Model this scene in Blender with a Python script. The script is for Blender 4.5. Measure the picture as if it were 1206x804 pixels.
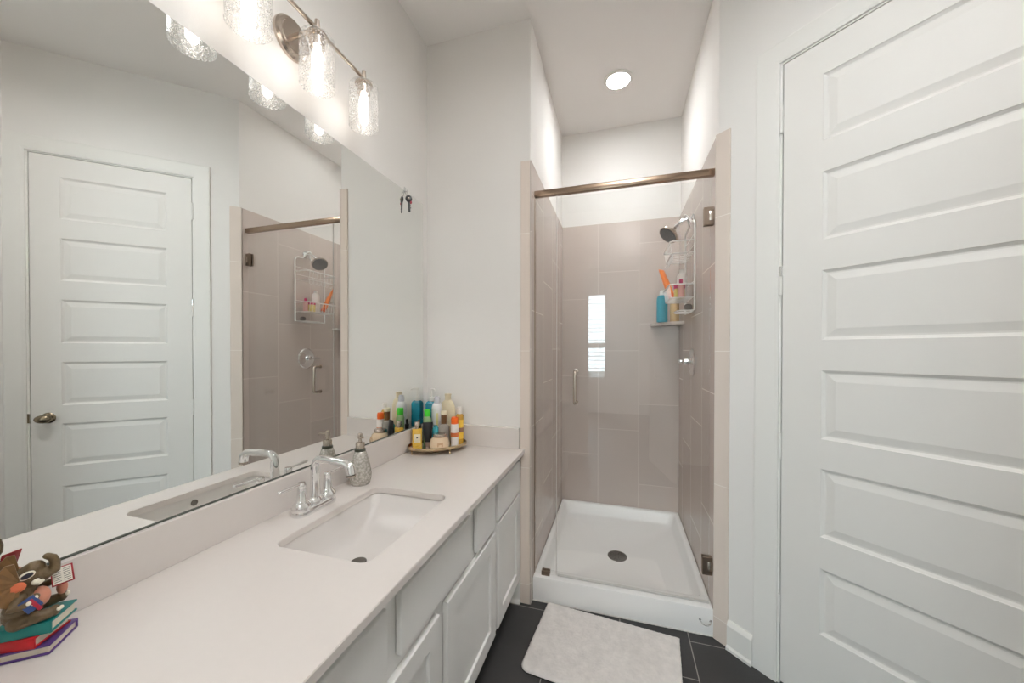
import bpy, bmesh, math, random
from mathutils import Vector, Matrix

for o in list(bpy.data.objects):
    bpy.data.objects.remove(o)
random.seed(4)
scene = bpy.context.scene
COL = scene.collection
PI = math.pi

# ------------------------------------------------------------------ camera
cam_data = bpy.data.cameras.new('camera')
cam_data.sensor_fit = 'HORIZONTAL'
cam_data.sensor_width = 36.0
cam_data.lens = 12.6368
cam_data.shift_x = 0.0003
cam_data.shift_y = 0.0107
cam_data.clip_start = 0.02
cam = bpy.data.objects.new('camera', cam_data)
COL.objects.link(cam)
YAW, PITCH, ROLL = 0.29030, 0.00788, 0.00073
fwd = Vector((-math.sin(YAW)*math.cos(PITCH), math.cos(YAW)*math.cos(PITCH), -math.sin(PITCH)))
rgt = Vector((math.cos(YAW), math.sin(YAW), 0))
upv = rgt.cross(fwd)
r2 = rgt*math.cos(ROLL) + upv*math.sin(ROLL)
u2 = -rgt*math.sin(ROLL) + upv*math.cos(ROLL)
m = Matrix((r2, u2, -fwd)).transposed().to_4x4()
m.translation = Vector((0, 0, 1.325))
cam.matrix_world = m
scene.camera = cam

# ------------------------------------------------------------------ light levels
EXPOSURE = 0.98
SKY_STRENGTH = 2.5
DAYLIGHT_W = 52.0        # daylight arriving at the bedroom window
BULB_L = 5.0             # vanity bulbs (emission)
RECESSED_L = 84.0
FLUSH_FILL_L = 19.0
UP_FILL_L = 175.0
BEDROOM_FILL_L = 42.0
WARM = (1.0, 0.93, 0.87)
LAMP = (.98, .99, 1.0)

world = bpy.data.worlds.new('sky')
scene.world = world
world.use_nodes = True
wn = world.node_tree
bg = wn.nodes['Background']
bg.inputs[1].default_value = SKY_STRENGTH
_tc = wn.nodes.new('ShaderNodeTexCoord')
_nz = wn.nodes.new('ShaderNodeTexNoise'); _nz.inputs['Scale'].default_value = 26
_cr = wn.nodes.new('ShaderNodeValToRGB')
_cr.color_ramp.elements[0].position = .42; _cr.color_ramp.elements[0].color = (.25, .33, .30, 1)
_cr.color_ramp.elements[1].position = .56; _cr.color_ramp.elements[1].color = (.80, .93, 1.0, 1)
wn.links.new(_tc.outputs['Generated'], _nz.inputs['Vector'])
wn.links.new(_nz.outputs['Fac'], _cr.inputs['Fac'])
wn.links.new(_cr.outputs['Color'], bg.inputs['Color'])

sun_l = bpy.data.lights.new('window_daylight', 'AREA')
sun_l.shape = 'RECTANGLE'; sun_l.size = 1.3; sun_l.size_y = 1.8
sun_l.energy = DAYLIGHT_W; sun_l.color = (.78, .92, 1.0)
sun_o = bpy.data.objects.new('window_daylight', sun_l)
COL.objects.link(sun_o)
sun_o.location = (-.90, -4.35, 1.75)
sun_o.rotation_euler = (PI/2, 0, 0)      # shines into the room

vs = scene.view_settings
vs.view_transform = 'Standard'
vs.look = 'None'
vs.exposure = EXPOSURE
vs.gamma = 1.0
vs.use_curve_mapping = False
cy = scene.cycles
cy.max_bounces = 12
cy.diffuse_bounces = 6
cy.glossy_bounces = 6
cy.transmission_bounces = 8
cy.transparent_max_bounces = 24
cy.sample_clamp_indirect = 4.0
cy.blur_glossy = 0.3
cy.use_denoising = True

# ------------------------------------------------------------------ materials
def srgb(r, g, b):
    f = lambda c: (c/255/12.92 if c/255 <= .04045 else ((c/255+.055)/1.055)**2.4)
    return (f(r), f(g), f(b))

def mat(name, col, rough=.5, metal=0.0, noise=.04, nscale=14.0, bump=0.0, bscale=250.0, spec=.5, coat=0.0, emit=None, estr=0.0, trans=0.0, ior=1.45, stretch=None):
    M = bpy.data.materials.new(name); M.use_nodes = True
    nt = M.node_tree; p = nt.nodes['Principled BSDF']
    p.inputs['Roughness'].default_value = rough
    p.inputs['Metallic'].default_value = metal
    p.inputs['Specular IOR Level'].default_value = spec
    p.inputs['Coat Weight'].default_value = coat
    p.inputs['Transmission Weight'].default_value = trans
    p.inputs['IOR'].default_value = ior
    tc = nt.nodes.new('ShaderNodeTexCoord')
    vec = tc.outputs['Object']
    if stretch:
        mp = nt.nodes.new('ShaderNodeMapping'); mp.inputs['Scale'].default_value = stretch
        nt.links.new(vec, mp.inputs['Vector']); vec = mp.outputs['Vector']
    nz = nt.nodes.new('ShaderNodeTexNoise'); nz.inputs['Scale'].default_value = nscale; nz.inputs['Detail'].default_value = 4
    nt.links.new(vec, nz.inputs['Vector'])
    mx = nt.nodes.new('ShaderNodeMix'); mx.data_type = 'RGBA'
    mx.inputs[6].default_value = (*[max(0, c*(1-noise)) for c in col], 1)
    mx.inputs[7].default_value = (*[min(1, c*(1+noise)) for c in col], 1)
    nt.links.new(nz.outputs['Fac'], mx.inputs[0])
    nt.links.new(mx.outputs[2], p.inputs['Base Color'])
    if bump:
        bn = nt.nodes.new('ShaderNodeTexNoise'); bn.inputs['Scale'].default_value = bscale
        nt.links.new(vec, bn.inputs['Vector'])
        bp = nt.nodes.new('ShaderNodeBump'); bp.inputs['Strength'].default_value = bump; bp.inputs['Distance'].default_value = .002
        nt.links.new(bn.outputs['Fac'], bp.inputs['Height'])
        nt.links.new(bp.outputs['Normal'], p.inputs['Normal'])
    if emit:
        p.inputs['Emission Color'].default_value = (*emit, 1); p.inputs['Emission Strength'].default_value = estr
    return M

def emis(name, col, strength):
    M = bpy.data.materials.new(name); M.use_nodes = True
    nt = M.node_tree; nt.nodes.clear()
    e = nt.nodes.new('ShaderNodeEmission'); e.inputs[0].default_value = (*col, 1); e.inputs[1].default_value = strength
    o = nt.nodes.new('ShaderNodeOutputMaterial'); nt.links.new(e.outputs[0], o.inputs[0])
    return M

def thin_glass(name, tint=(.97, .985, .98), base=.045, rough=0.0, seeds=False, gain=1.0):
    """thin clear sheet: straight-through transmission plus a Schlick reflection"""
    M = bpy.data.materials.new(name); M.use_nodes = True
    nt = M.node_tree; nt.nodes.clear(); N = nt.nodes.new; L = nt.links.new
    out = N('ShaderNodeOutputMaterial'); tr = N('ShaderNodeBsdfTransparent'); gl = N('ShaderNodeBsdfGlossy')
    tr.inputs[0].default_value = (*tint, 1); gl.inputs['Roughness'].default_value = rough
    lw = N('ShaderNodeLayerWeight'); lw.inputs['Blend'].default_value = .5
    pw = N('ShaderNodeMath'); pw.operation = 'POWER'; pw.inputs[1].default_value = 5
    L(lw.outputs['Facing'], pw.inputs[0])
    ma = N('ShaderNodeMath'); ma.operation = 'MULTIPLY_ADD'; ma.inputs[1].default_value = (1-base)*gain; ma.inputs[2].default_value = base
    ma.use_clamp = True
    L(pw.outputs[0], ma.inputs[0])
    fac = ma.outputs[0]
    if seeds:
        tc = N('ShaderNodeTexCoord'); vo = N('ShaderNodeTexVoronoi'); vo.inputs['Scale'].default_value = 165
        L(tc.outputs['Object'], vo.inputs['Vector'])
        lt = N('ShaderNodeMath'); lt.operation = 'LESS_THAN'; lt.inputs[1].default_value = .30
        L(vo.outputs['Distance'], lt.inputs[0])
        ad = N('ShaderNodeMath'); ad.operation = 'MULTIPLY_ADD'; ad.inputs[1].default_value = .15; ad.use_clamp = True
        L(lt.outputs[0], ad.inputs[0]); L(fac, ad.inputs[2]); fac = ad.outputs[0]
        bp = N('ShaderNodeBump'); bp.inputs['Strength'].default_value = .6; bp.inputs['Distance'].default_value = .002
        L(vo.outputs['Distance'], bp.inputs['Height']); L(bp.outputs[0], gl.inputs['Normal'])
    mx = N('ShaderNodeMixShader'); L(fac, mx.inputs[0]); L(tr.outputs[0], mx.inputs[1]); L(gl.outputs[0], mx.inputs[2])
    last = mx.outputs[0]
    if seeds:
        tl = N('ShaderNodeBsdfTranslucent'); tl.inputs[0].default_value = (1, 1, 1, 1)
        df = N('ShaderNodeBsdfDiffuse'); df.inputs[0].default_value = (1, 1, 1, 1)
        m1 = N('ShaderNodeMixShader'); m1.inputs[0].default_value = .4; L(tl.outputs[0], m1.inputs[1]); L(df.outputs[0], m1.inputs[2])
        sf = N('ShaderNodeMath'); sf.operation = 'MULTIPLY_ADD'; sf.inputs[1].default_value = .26; sf.inputs[2].default_value = .035
        L(lt.outputs[0], sf.inputs[0])
        m2 = N('ShaderNodeMixShader'); L(sf.outputs[0], m2.inputs[0]); L(last, m2.inputs[1]); L(m1.outputs[0], m2.inputs[2]); last = m2.outputs[0]
    L(last, out.inputs[0])
    return M

def grid_mat(name, axis, u0, w, v0, h, dv, col, var, grout, gw, rough, grout_rough=.8, vaxis='Z', cloud=.12, cscale=3.0, bump=0.1, spec=.5):
    """columns of long tiles, each column stepped by dv"""
    M = bpy.data.materials.new(name); M.use_nodes = True
    nt = M.node_tree; N = nt.nodes.new; L = nt.links.new
    p = nt.nodes['Principled BSDF']
    g = N('ShaderNodeNewGeometry'); s = N('ShaderNodeSeparateXYZ'); L(g.outputs['Position'], s.inputs[0])
    def ma(op, a, b=None, c=None):
        n = N('ShaderNodeMath'); n.operation = op
        for i, x in enumerate((a, b, c)):
            if x is None: continue
            if isinstance(x, (int, float)): n.inputs[i].default_value = x
            else: L(x, n.inputs[i])
        return n.outputs[0]
    U = ma('DIVIDE', ma('SUBTRACT', s.outputs[axis], u0), w)
    cidx = ma('FLOOR', U); fu = ma('FRACT', U)
    V = ma('DIVIDE', ma('SUBTRACT', ma('SUBTRACT', s.outputs[vaxis], v0), ma('MULTIPLY', cidx, dv)), h)
    ridx = ma('FLOOR', V); fv = ma('FRACT', V)
    du = ma('MULTIPLY', ma('MINIMUM', fu, ma('SUBTRACT', 1.0, fu)), w)
    dvv = ma('MULTIPLY', ma('MINIMUM', fv, ma('SUBTRACT', 1.0, fv)), h)
    mask = ma('LESS_THAN', ma('MINIMUM', du, dvv), gw/2)
    cb = N('ShaderNodeCombineXYZ'); L(cidx, cb.inputs[0]); L(ridx, cb.inputs[1])
    wnz = N('ShaderNodeTexWhiteNoise'); wnz.noise_dimensions = '3D'; L(cb.outputs[0], wnz.inputs['Vector'])
    nz = N('ShaderNodeTexNoise'); nz.inputs['Scale'].default_value = cscale; nz.inputs['Detail'].default_value = 6
    nz.inputs['Distortion'].default_value = .6
    ofs = N('ShaderNodeVectorMath'); ofs.operation = 'MULTIPLY_ADD'
    L(wnz.outputs['Color'], ofs.inputs[0]); ofs.inputs[1].default_value = (7, 7, 7); L(g.outputs['Position'], ofs.inputs[2])
    L(ofs.outputs[0], nz.inputs['Vector'])
    k = ma('ADD', 1-var-cloud, ma('ADD', ma('MULTIPLY', wnz.outputs['Value'], 2*var), ma('MULTIPLY', nz.outputs['Fac'], 2*cloud)))
    vm = N('ShaderNodeVectorMath'); vm.operation = 'SCALE'; vm.inputs[0].default_value = col; L(k, vm.inputs['Scale'])
    mx = N('ShaderNodeMix'); mx.data_type = 'RGBA'
    L(mask, mx.inputs[0]); L(vm.outputs[0], mx.inputs[6]); mx.inputs[7].default_value = (*grout, 1)
    L(mx.outputs[2], p.inputs['Base Color'])
    L(ma('ADD', rough, ma('MULTIPLY', mask, grout_rough-rough)), p.inputs['Roughness'])
    p.inputs['Specular IOR Level'].default_value = spec
    hh = ma('SUBTRACT', ma('MULTIPLY', nz.outputs['Fac'], bump), mask)
    bp = N('ShaderNodeBump'); bp.inputs['Strength'].default_value = .35; bp.inputs['Distance'].default_value = .0015
    L(hh, bp.inputs['Height']); L(bp.outputs[0], p.inputs['Normal'])
    return M

WALL = srgb(237, 234, 230)
M = {}
M['wall'] = mat('wall_paint', WALL, .75, noise=.012, nscale=3, bump=.12, bscale=160, spec=.25)
M['ceiling'] = mat('ceiling_paint', srgb(246, 243, 240), .85, noise=.012, nscale=3, bump=.12, bscale=160, spec=.2)
M['trim'] = mat('trim_paint', srgb(237, 235, 230), .38, noise=.01, nscale=5, spec=.4)
M['door'] = mat('door_paint', srgb(236, 233, 228), .42, noise=.012, nscale=6, spec=.4)
M['cabinet'] = mat('cabinet_paint', srgb(233, 232, 229), .4, noise=.012, nscale=8, spec=.4)
M['cabinet_in'] = mat('cabinet_inside', srgb(120, 112, 104), .7)
M['quartz'] = mat('quartz', srgb(221, 214, 209), .16, noise=.015, nscale=60, spec=.5)
M['porcelain'] = mat('porcelain', srgb(221, 216, 212), .28, noise=.006, nscale=4, spec=.5)
M['acrylic'] = mat('acrylic', srgb(240, 239, 237), .16, noise=.006, nscale=4)
M['chrome'] = mat('chrome', (.86, .86, .86), .05, 1.0, noise=.01)
M['satin'] = mat('satin_nickel', srgb(196, 184, 172), .26, 1.0, noise=.04, nscale=8, stretch=(1, 40, 40))
M['nickel'] = mat('brushed_nickel', srgb(160, 140, 122), .25, 1.0, noise=.04, nscale=20)
M['bronze'] = mat('bronzed_nickel', srgb(142, 126, 112), .38, 1.0, noise=.05)
M['knob'] = mat('antique_nickel', srgb(150, 136, 116), .25, 1.0, noise=.08)
M['drain'] = mat('drain_metal', srgb(120, 116, 110), .35, 1.0)
M['black'] = mat('black_plastic', srgb(24, 23, 24), .3)
M['darkhole'] = mat('dark_recess', srgb(18, 17, 16), .8)
M['mirror'] = mat('mirror_silver', (.90, .915, .90), .0, 1.0, noise=.0)
M['mirror_edge'] = mat('mirror_edge', srgb(92, 96, 90), .2, .3)
M['shower_glass'] = thin_glass('shower_glass', (.984, .99, .986), .042)
M['pane'] = thin_glass('window_glass', (.96, .97, .97), .04)
M['shade_glass'] = thin_glass('seeded_glass', (.97, .97, .965), .035, .02, True)
M['clear'] = thin_glass('clear_plastic', (.93, .94, .94), .12, .15)
M['seal'] = mat('seal_plastic', srgb(206, 204, 200), .3)
M['bulb'] = emis('bulb_glow', WARM, BULB_L)
M['lens'] = emis('led_lens', LAMP, RECESSED_L)
_nt = M['lens'].node_tree; _g = _nt.nodes.new('ShaderNodeNewGeometry'); _d = _nt.nodes.new('ShaderNodeVectorMath'); _d.operation = 'DOT_PRODUCT'
_nt.links.new(_g.outputs['Incoming'], _d.inputs[0]); _nt.links.new(_g.outputs['Normal'], _d.inputs[1])
_pw = _nt.nodes.new('ShaderNodeMath'); _pw.operation = 'POWER'; _pw.inputs[1].default_value = 3; _nt.links.new(_d.outputs['Value'], _pw.inputs[0])
_mm = _nt.nodes.new('ShaderNodeMath'); _mm.operation = 'MULTIPLY_ADD'; _mm.inputs[1].default_value = RECESSED_L*1.5; _mm.inputs[2].default_value = RECESSED_L*.45   # downlight beam
_nt.links.new(_pw.outputs[0], _mm.inputs[0]); _nt.links.new(_mm.outputs[0], _nt.nodes['Emission'].inputs[1])
M['flush'] = emis('flush_fill_diffuser', LAMP, FLUSH_FILL_L)  # downward face of the added bathroom lamp
M['up_fill'] = emis('up_fill_diffuser', LAMP, UP_FILL_L)
M['bedroom_fill'] = emis('bedroom_fill_diffuser', LAMP, BEDROOM_FILL_L)
TILE = srgb(199, 186, 178)
GR = srgb(218, 208, 200)
TK = dict(col=TILE, var=.035, grout=GR, gw=.003, rough=.24, cloud=.07, cscale=2.4)
M['tile_back'] = grid_mat('tile_back', 'X', -.156, .299, .71, .6075, .203, **TK)
M['tile_right'] = grid_mat('tile_right', 'Y', 1.82, .30, .512, .6075, -.203, **TK)
M['tile_left'] = grid_mat('tile_left', 'Y', 1.82, .30, .315, .6075, .203, **TK)
M['tile_strip_lit'] = grid_mat('tile_strip_lit', 'X', -5.0, 50.0, .1035, .6075, 0, **dict(TK, col=srgb(228, 215, 204), grout=srgb(238, 230, 222)))  # same tile as the shower walls, lightened to paint in the light on it
M['slate'] = grid_mat('slate_floor', 'X', .007, .305, 1.585, .61, .2035, srgb(53, 52, 52), .06, srgb(150, 146, 141), .004, .42,
                      vaxis='Y', cloud=.30, cscale=4.5, bump=.9, spec=.4)
M['carpet'] = mat('carpet', srgb(170, 160, 148), .95, noise=.2, nscale=200)
M['caulk'] = mat('caulk', srgb(226, 222, 216), .5)

# ------------------------------------------------------------------ mesh helpers
class MB:
    def __init__(s): s.bm = bmesh.new()
    def _merge(s, t):
        me = bpy.data.meshes.new('t'); t.to_mesh(me); t.free(); s.bm.from_mesh(me); bpy.data.meshes.remove(me); return s
    def box(s, a, b, bev=0.0, seg=2, fn=None):
        t = bmesh.new(); bmesh.ops.create_cube(t, size=1)
        for v in t.verts:
            v.co = Vector([(a[i]+b[i])/2 + v.co[i]*abs(b[i]-a[i]) for i in range(3)])
        if bev: bmesh.ops.bevel(t, geom=t.edges[:], offset=bev, segments=seg, profile=.5, affect='EDGES')
        if fn:
            for v in t.verts: v.co = Vector(fn(*v.co))
            bmesh.ops.recalc_face_normals(t, faces=t.faces[:])
        return s._merge(t)
    def lathe(s, prof, loc=(0, 0, 0), n=32, mtx=None, sx=1.0, sy=1.0):
        t = bmesh.new(); rings = []
        for r, z in prof:
            if r <= 1e-6: rings.append([t.verts.new((0, 0, z))])
            else: rings.append([t.verts.new((r*sx*math.cos(2*PI*k/n), r*sy*math.sin(2*PI*k/n), z)) for k in range(n)])
        for A, B in zip(rings, rings[1:]):
            if len(A) == 1 and len(B) == 1: continue
            for k in range(n):
                k2 = (k+1) % n
                if len(A) == 1: t.faces.new((A[0], B[k2], B[k]))
                elif len(B) == 1: t.faces.new((A[k], A[k2], B[0]))
                else: t.faces.new((A[k], A[k2], B[k2], B[k]))
        if len(rings[0]) > 1: t.faces.new(rings[0][::-1])
        if len(rings[-1]) > 1: t.faces.new(rings[-1])
        bmesh.ops.recalc_face_normals(t, faces=t.faces[:])
        X = Matrix.Translation(Vector(loc)) @ (mtx.to_4x4() if mtx else Matrix.Identity(4))
        bmesh.ops.transform(t, matrix=X, verts=t.verts[:])
        return s._merge(t)
    def shell(s, prof, loc=(0, 0, 0), n=40):
        """open lathe (no caps)"""
        t = bmesh.new()
        rings = [[t.verts.new((r*math.cos(2*PI*k/n), r*math.sin(2*PI*k/n), z)) for k in range(n)] for r, z in prof]
        for A, B in zip(rings, rings[1:]):
            for k in range(n): t.faces.new((A[k], A[(k+1) % n], B[(k+1) % n], B[k]))
        bmesh.ops.transform(t, matrix=Matrix.Translation(Vector(loc)), verts=t.verts[:])
        return s._merge(t)
    def tube(s, pts, rad, n=10, closed=False, sq=None):
        pts = [Vector(p) for p in pts]
        R = rad if isinstance(rad, (list, tuple)) else [rad]*len(pts)
        t = bmesh.new(); rings = []; N0 = None; L = len(pts)
        for i, p in enumerate(pts):
            a = pts[(i-1) % L] if (closed or i > 0) else p
            b = pts[(i+1) % L] if (closed or i < L-1) else p
            T = (b-a).normalized()
            if N0 is None:
                N0 = T.orthogonal().normalized()
                if abs(T.z) < .9: N0 = (Vector((0, 0, 1)) - T*T.z).normalized()
            else:
                N0 = (N0 - T*N0.dot(T))
                N0 = N0.normalized() if N0.length > 1e-6 else T.orthogonal().normalized()
            B = T.cross(N0)
            rings.append([t.verts.new(p + (N0*math.cos(2*PI*k/n) + B*math.sin(2*PI*k/n))*R[i]) for k in range(n)])
        for i in range(L if closed else L-1):
            A, Bq = rings[i], rings[(i+1) % L]
            for k in range(n): t.faces.new((A[k], A[(k+1) % n], Bq[(k+1) % n], Bq[k]))
        if not closed: t.faces.new(rings[0][::-1]); t.faces.new(rings[-1])
        bmesh.ops.recalc_face_normals(t, faces=t.faces[:])
        return s._merge(t)
    def ball(s, c, r, mtx=None, u=20, v=12):
        t = bmesh.new(); bmesh.ops.create_uvsphere(t, u_segments=u, v_segments=v, radius=1)
        r = r if isinstance(r, (tuple, list)) else (r, r, r)
        X = Matrix.Translation(Vector(c)) @ (mtx.to_4x4() if mtx else Matrix.Identity(4)) @ Matrix.Diagonal((*r, 1))
        bmesh.ops.transform(t, matrix=X, verts=t.verts[:])
        return s._merge(t)
    def prism(s, poly, vec, bev=0.0):
        t = bmesh.new(); vs_ = [t.verts.new(p) for p in poly]; f = t.faces.new(vs_)
        r = bmesh.ops.extrude_face_region(t, geom=[f])
        bmesh.ops.translate(t, vec=Vector(vec), verts=[g for g in r['geom'] if isinstance(g, bmesh.types.BMVert)])
        bmesh.ops.recalc_face_normals(t, faces=t.faces[:])
        if bev: bmesh.ops.bevel(t, geom=t.edges[:], offset=bev, segments=2, profile=.5, affect='EDGES')
        return s._merge(t)
    def loops(s, loops, cap0=False, cap1=True):
        """skin between loops of equal vertex count"""
        t = bmesh.new(); R = [[t.verts.new(p) for p in lp] for lp in loops]
        n = len(R[0])
        for A, B in zip(R, R[1:]):
            for k in range(n): t.faces.new((A[k], A[(k+1) % n], B[(k+1) % n], B[k]))
        if cap0: t.faces.new(R[0][::-1])
        if cap1: t.faces.new(R[-1])
        bmesh.ops.recalc_face_normals(t, faces=t.faces[:])
        return s._merge(t)
    def build(s, name, material, parent=None, smooth=35, loc=None):
        me = bpy.data.meshes.new(name); s.bm.to_mesh(me); s.bm.free()
        o = bpy.data.objects.new(name, me); COL.objects.link(o)
        if parent is not None:
            w = BASE[parent.name]; me.transform(Matrix.Translation(-w)); o.parent = parent; BASE[o.name] = w
        elif loc is not None:
            w = Vector(loc); me.transform(Matrix.Translation(-w)); o.location = w; BASE[o.name] = w
        else: BASE[o.name] = Vector((0, 0, 0))
        if material: me.materials.append(material)
        if smooth:
            me.shade_smooth(); me.set_sharp_from_angle(angle=math.radians(smooth))
        return o

BASE = {}
def thing(name, label, cat, loc, group=None, kind=None):
    o = bpy.data.objects.new(name, None); COL.objects.link(o); o.location = loc; o.empty_display_size = .05
    BASE[o.name] = Vector(loc)
    return tag(o, label, cat, group, kind)
def tag(o, label, cat, group=None, kind=None):
    if label: o['label'] = label
    if cat: o['category'] = cat
    if group: o['group'] = group
    if kind: o['kind'] = kind
    return o
def struct(o, label, cat):
    return tag(o, label, cat, None, 'structure')
def rrect(x0, y0, x1, y1, r, z, n=6):
    P = []
    for cx_, cy_, a in ((x1-r, y1-r, 0), (x0+r, y1-r, 90), (x0+r, y0+r, 180), (x1-r, y0+r, 270)):
        for k in range(n+1):
            t = math.radians(a + 90*k/n); P.append((cx_+r*math.cos(t), cy_+r*math.sin(t), z))
    return P
def arc(c, r, a0, a1, n, ax=Vector((1, 0, 0)), ay=Vector((0, 0, 1))):
    c = Vector(c); return [c + ax*r*math.cos(math.radians(a0+(a1-a0)*k/n)) + ay*r*math.sin(math.radians(a0+(a1-a0)*k/n)) for k in range(n+1)]
RY90 = Matrix.Rotation(PI/2, 3, 'Y'); RX90 = Matrix.Rotation(PI/2, 3, 'X')

# ------------------------------------------------------------------ key dimensions (metres, camera above the origin)
XM = -1.036          # mirror face
XW = -1.041          # left wall
YE = 1.8156          # wall at the end of the vanity
ZC = 3.033           # ceiling
TL, TR, TB = -.4355, .4231, 2.8806     # tile faces in the shower
TT = 2.3005          # tile top
GY = 1.885           # glass plane
CT = .8075           # counter top
O = Vector((TR, 1.848, 0)); PHI = PI/4 + .0247
DD = Vector((math.sin(PHI), -math.cos(PHI), 0)); DN = Vector((math.cos(PHI), math.sin(PHI), 0))
def dg(s_, off, z):       # along the angled wall, distance in front of it, height
    p = O + DD*s_ - DN*off; return (p.x, p.y, z)

# ------------------------------------------------------------------ room shell
struct(MB().box((-2.6, -4.2, -.12), (2.4, 3.05, 0)).build('floor', M['slate'], smooth=0), 'dark slate tile floor with light grout', 'floor')
struct(MB().box((-2.6, -4.2, ZC), (2.4, 3.05, ZC+.1)).build('ceiling', M['ceiling'], smooth=0), 'plain white ceiling', 'ceiling')
struct(MB().box((XW-.1, -.78, 0), (XW, YE, ZC)).build('wall_left', M['wall'], smooth=0), 'white wall behind the mirror and vanity light', 'wall')
struct(MB().box((XW-.1, YE, 0), (-.542, YE+.1, ZC)).build('wall_front', M['wall'], smooth=0), 'white wall at the far end of the vanity', 'wall')
struct(MB().box((-.542, YE, 0), (-.4425, 2.99, ZC)).build('wall_shower_left', M['wall'], smooth=0), 'white wall on the left of the shower', 'wall')
struct(MB().box((-.4425, 2.889, 0), (.432, 2.99, ZC)).build('wall_shower_back', M['wall'], smooth=0), 'white back wall of the shower', 'wall')
struct(MB().box((.432, 1.92, 0), (.532, 2.99, ZC)).build('wall_shower_right', M['wall'], smooth=0), 'white wall on the right of the shower', 'wall')
# angled wall with its door opening
dw = MB()
sW = .0118
dw.prism([dg(sW, 0, 0), dg(.249, 0, 0), dg(.249, -.1, 0), (.532, 1.92, 0), (.432, 1.92, 0)], (0, 0, ZC))
dw.box((.249, 0, 2.46), (.998, -.1, ZC), fn=lambda s_, o_, z: dg(s_, o_, z))
dw.box((.998, 0, 0), (1.075, -.1, ZC), fn=lambda s_, o_, z: dg(s_, o_, z))
struct(dw.build('wall_right', M['wall'], smooth=0), 'white angled wall holding the panelled door', 'wall')
pe = Vector(dg(1.075, 0, 0))
struct(MB().box((pe.x, -.78, 0), (pe.x+.1, pe.y, ZC)).build('wall_side', M['wall'], smooth=0), 'plain white side wall', 'wall')
# wall behind the camera with the doorway to the bedroom
bw = MB()
bw.box((XW, -.88, 0), (-.372, -.78, ZC)); bw.box((.352, -.88, 0), (pe.x, -.78, ZC)); bw.box((-.372, -.88, 2.46), (.352, -.78, ZC))
struct(bw.build('wall_back', M['wall'], smooth=0), 'white wall with the bathroom doorway', 'wall')
struct(MB().box((-2.3, -4.1, 0), (-2.2, -.88, ZC)).build('wall_bedroom_left', M['wall'], smooth=0), 'white bedroom wall', 'wall')
struct(MB().box((1.6, -4.1, 0), (1.7, -.88, ZC)).build('wall_bedroom_right', M['wall'], smooth=0), 'white bedroom wall', 'wall')
fw = MB(); WX0, WX1, WZ0, WZ1 = -1.5, -.265, .71, 2.52
fw.box((-2.2, -4.1, 0), (WX0, -4.0, ZC)); fw.box((WX1, -4.1, 0), (1.6, -4.0, ZC))
fw.box((WX0, -4.1, 0), (WX1, -4.0, WZ0)); fw.box((WX0, -4.1, WZ1), (WX1, -4.0, ZC))
struct(fw.build('wall_bedroom_back', M['wall'], smooth=0), 'bedroom wall with the window', 'wall')
ww = struct(thing('window_1', None, None, ((WX0+WX1)/2, -4.05, WZ0)), 'white bedroom window', 'window')
f = MB()
f.box((WX0, -4.08, WZ0), (WX0+.04, -4.04, WZ1)); f.box((WX1-.02, -4.08, WZ0), (WX1, -4.04, WZ1))
f.box((WX0+.04, -4.08, WZ1-.03), (WX1-.02, -4.04, WZ1)); f.box((WX0+.04, -4.08, WZ0), (WX1-.02, -4.04, WZ0+.03))
f.box((WX0+.04, -4.08, 1.37), (WX1-.02, -4.04, 1.47))
f.build('frame', M['trim'], ww, smooth=0)
MB().box((WX0+.04, -4.065, WZ0+.03), (WX1-.02, -4.06, WZ1-.03)).build('pane', M['pane'], ww, smooth=0)
bl = thing('window_blind', 'white slatted blind in the bedroom window', 'blind', ((WX0+WX1)/2, -4.03, WZ0))
sb = MB()
zz = WZ0+.05
while zz < WZ1-.04:
    sb.prism([(WX0+.03, -4.034, zz+.006), (WX0+.03, -3.992, zz-.004), (WX0+.03, -3.992, zz), (WX0+.03, -4.034, zz+.010)], (WX1-.01-WX0-.03, 0, 0)); zz += .085
sb.build('slats', M['trim'], bl, smooth=0)
MB().box((WX0+.02, -4.035, WZ1-.045), (WX1-.005, -3.99, WZ1-.002)).build('head_rail', M['trim'], bl, smooth=0)

# ------------------------------------------------------------------ shower surround (tile is fixed to the walls)
struct(MB().box((-.4425, YE-.008, 0), (TL, TB, TT), bev=.0015).build('wall_tile_left', M['tile_left'], smooth=0), 'taupe tile on the left shower wall', 'tile wall')
struct(MB().box((TL, TB, 0), (TR, 2.889, TT)).build('wall_tile_back', M['tile_back'], smooth=0), 'taupe tile on the back shower wall', 'tile wall')
struct(MB().box((TR, 1.852, 0), (.432, 2.889, TT), bev=.0015).build('wall_tile_right', M['tile_right'], smooth=0), 'taupe tile on the right shower wall', 'tile wall')
struct(MB().box((-.4915, YE-.009, 0), (-.4425, YE, TT), bev=.002).build('trim_1', M['tile_strip_lit'], smooth=0), 'taupe tile strip left of the shower opening', 'tile trim')
struct(MB().prism([dg(.000, .0, 0), dg(.0015, .008, 0), dg(.064, .008, 0), dg(.066, .006, 0), dg(.066, 0, 0)], (0, 0, TT)).build('trim_2', M['tile_strip_lit'], smooth=0), 'taupe tile strip right of the shower opening', 'tile trim')

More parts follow.
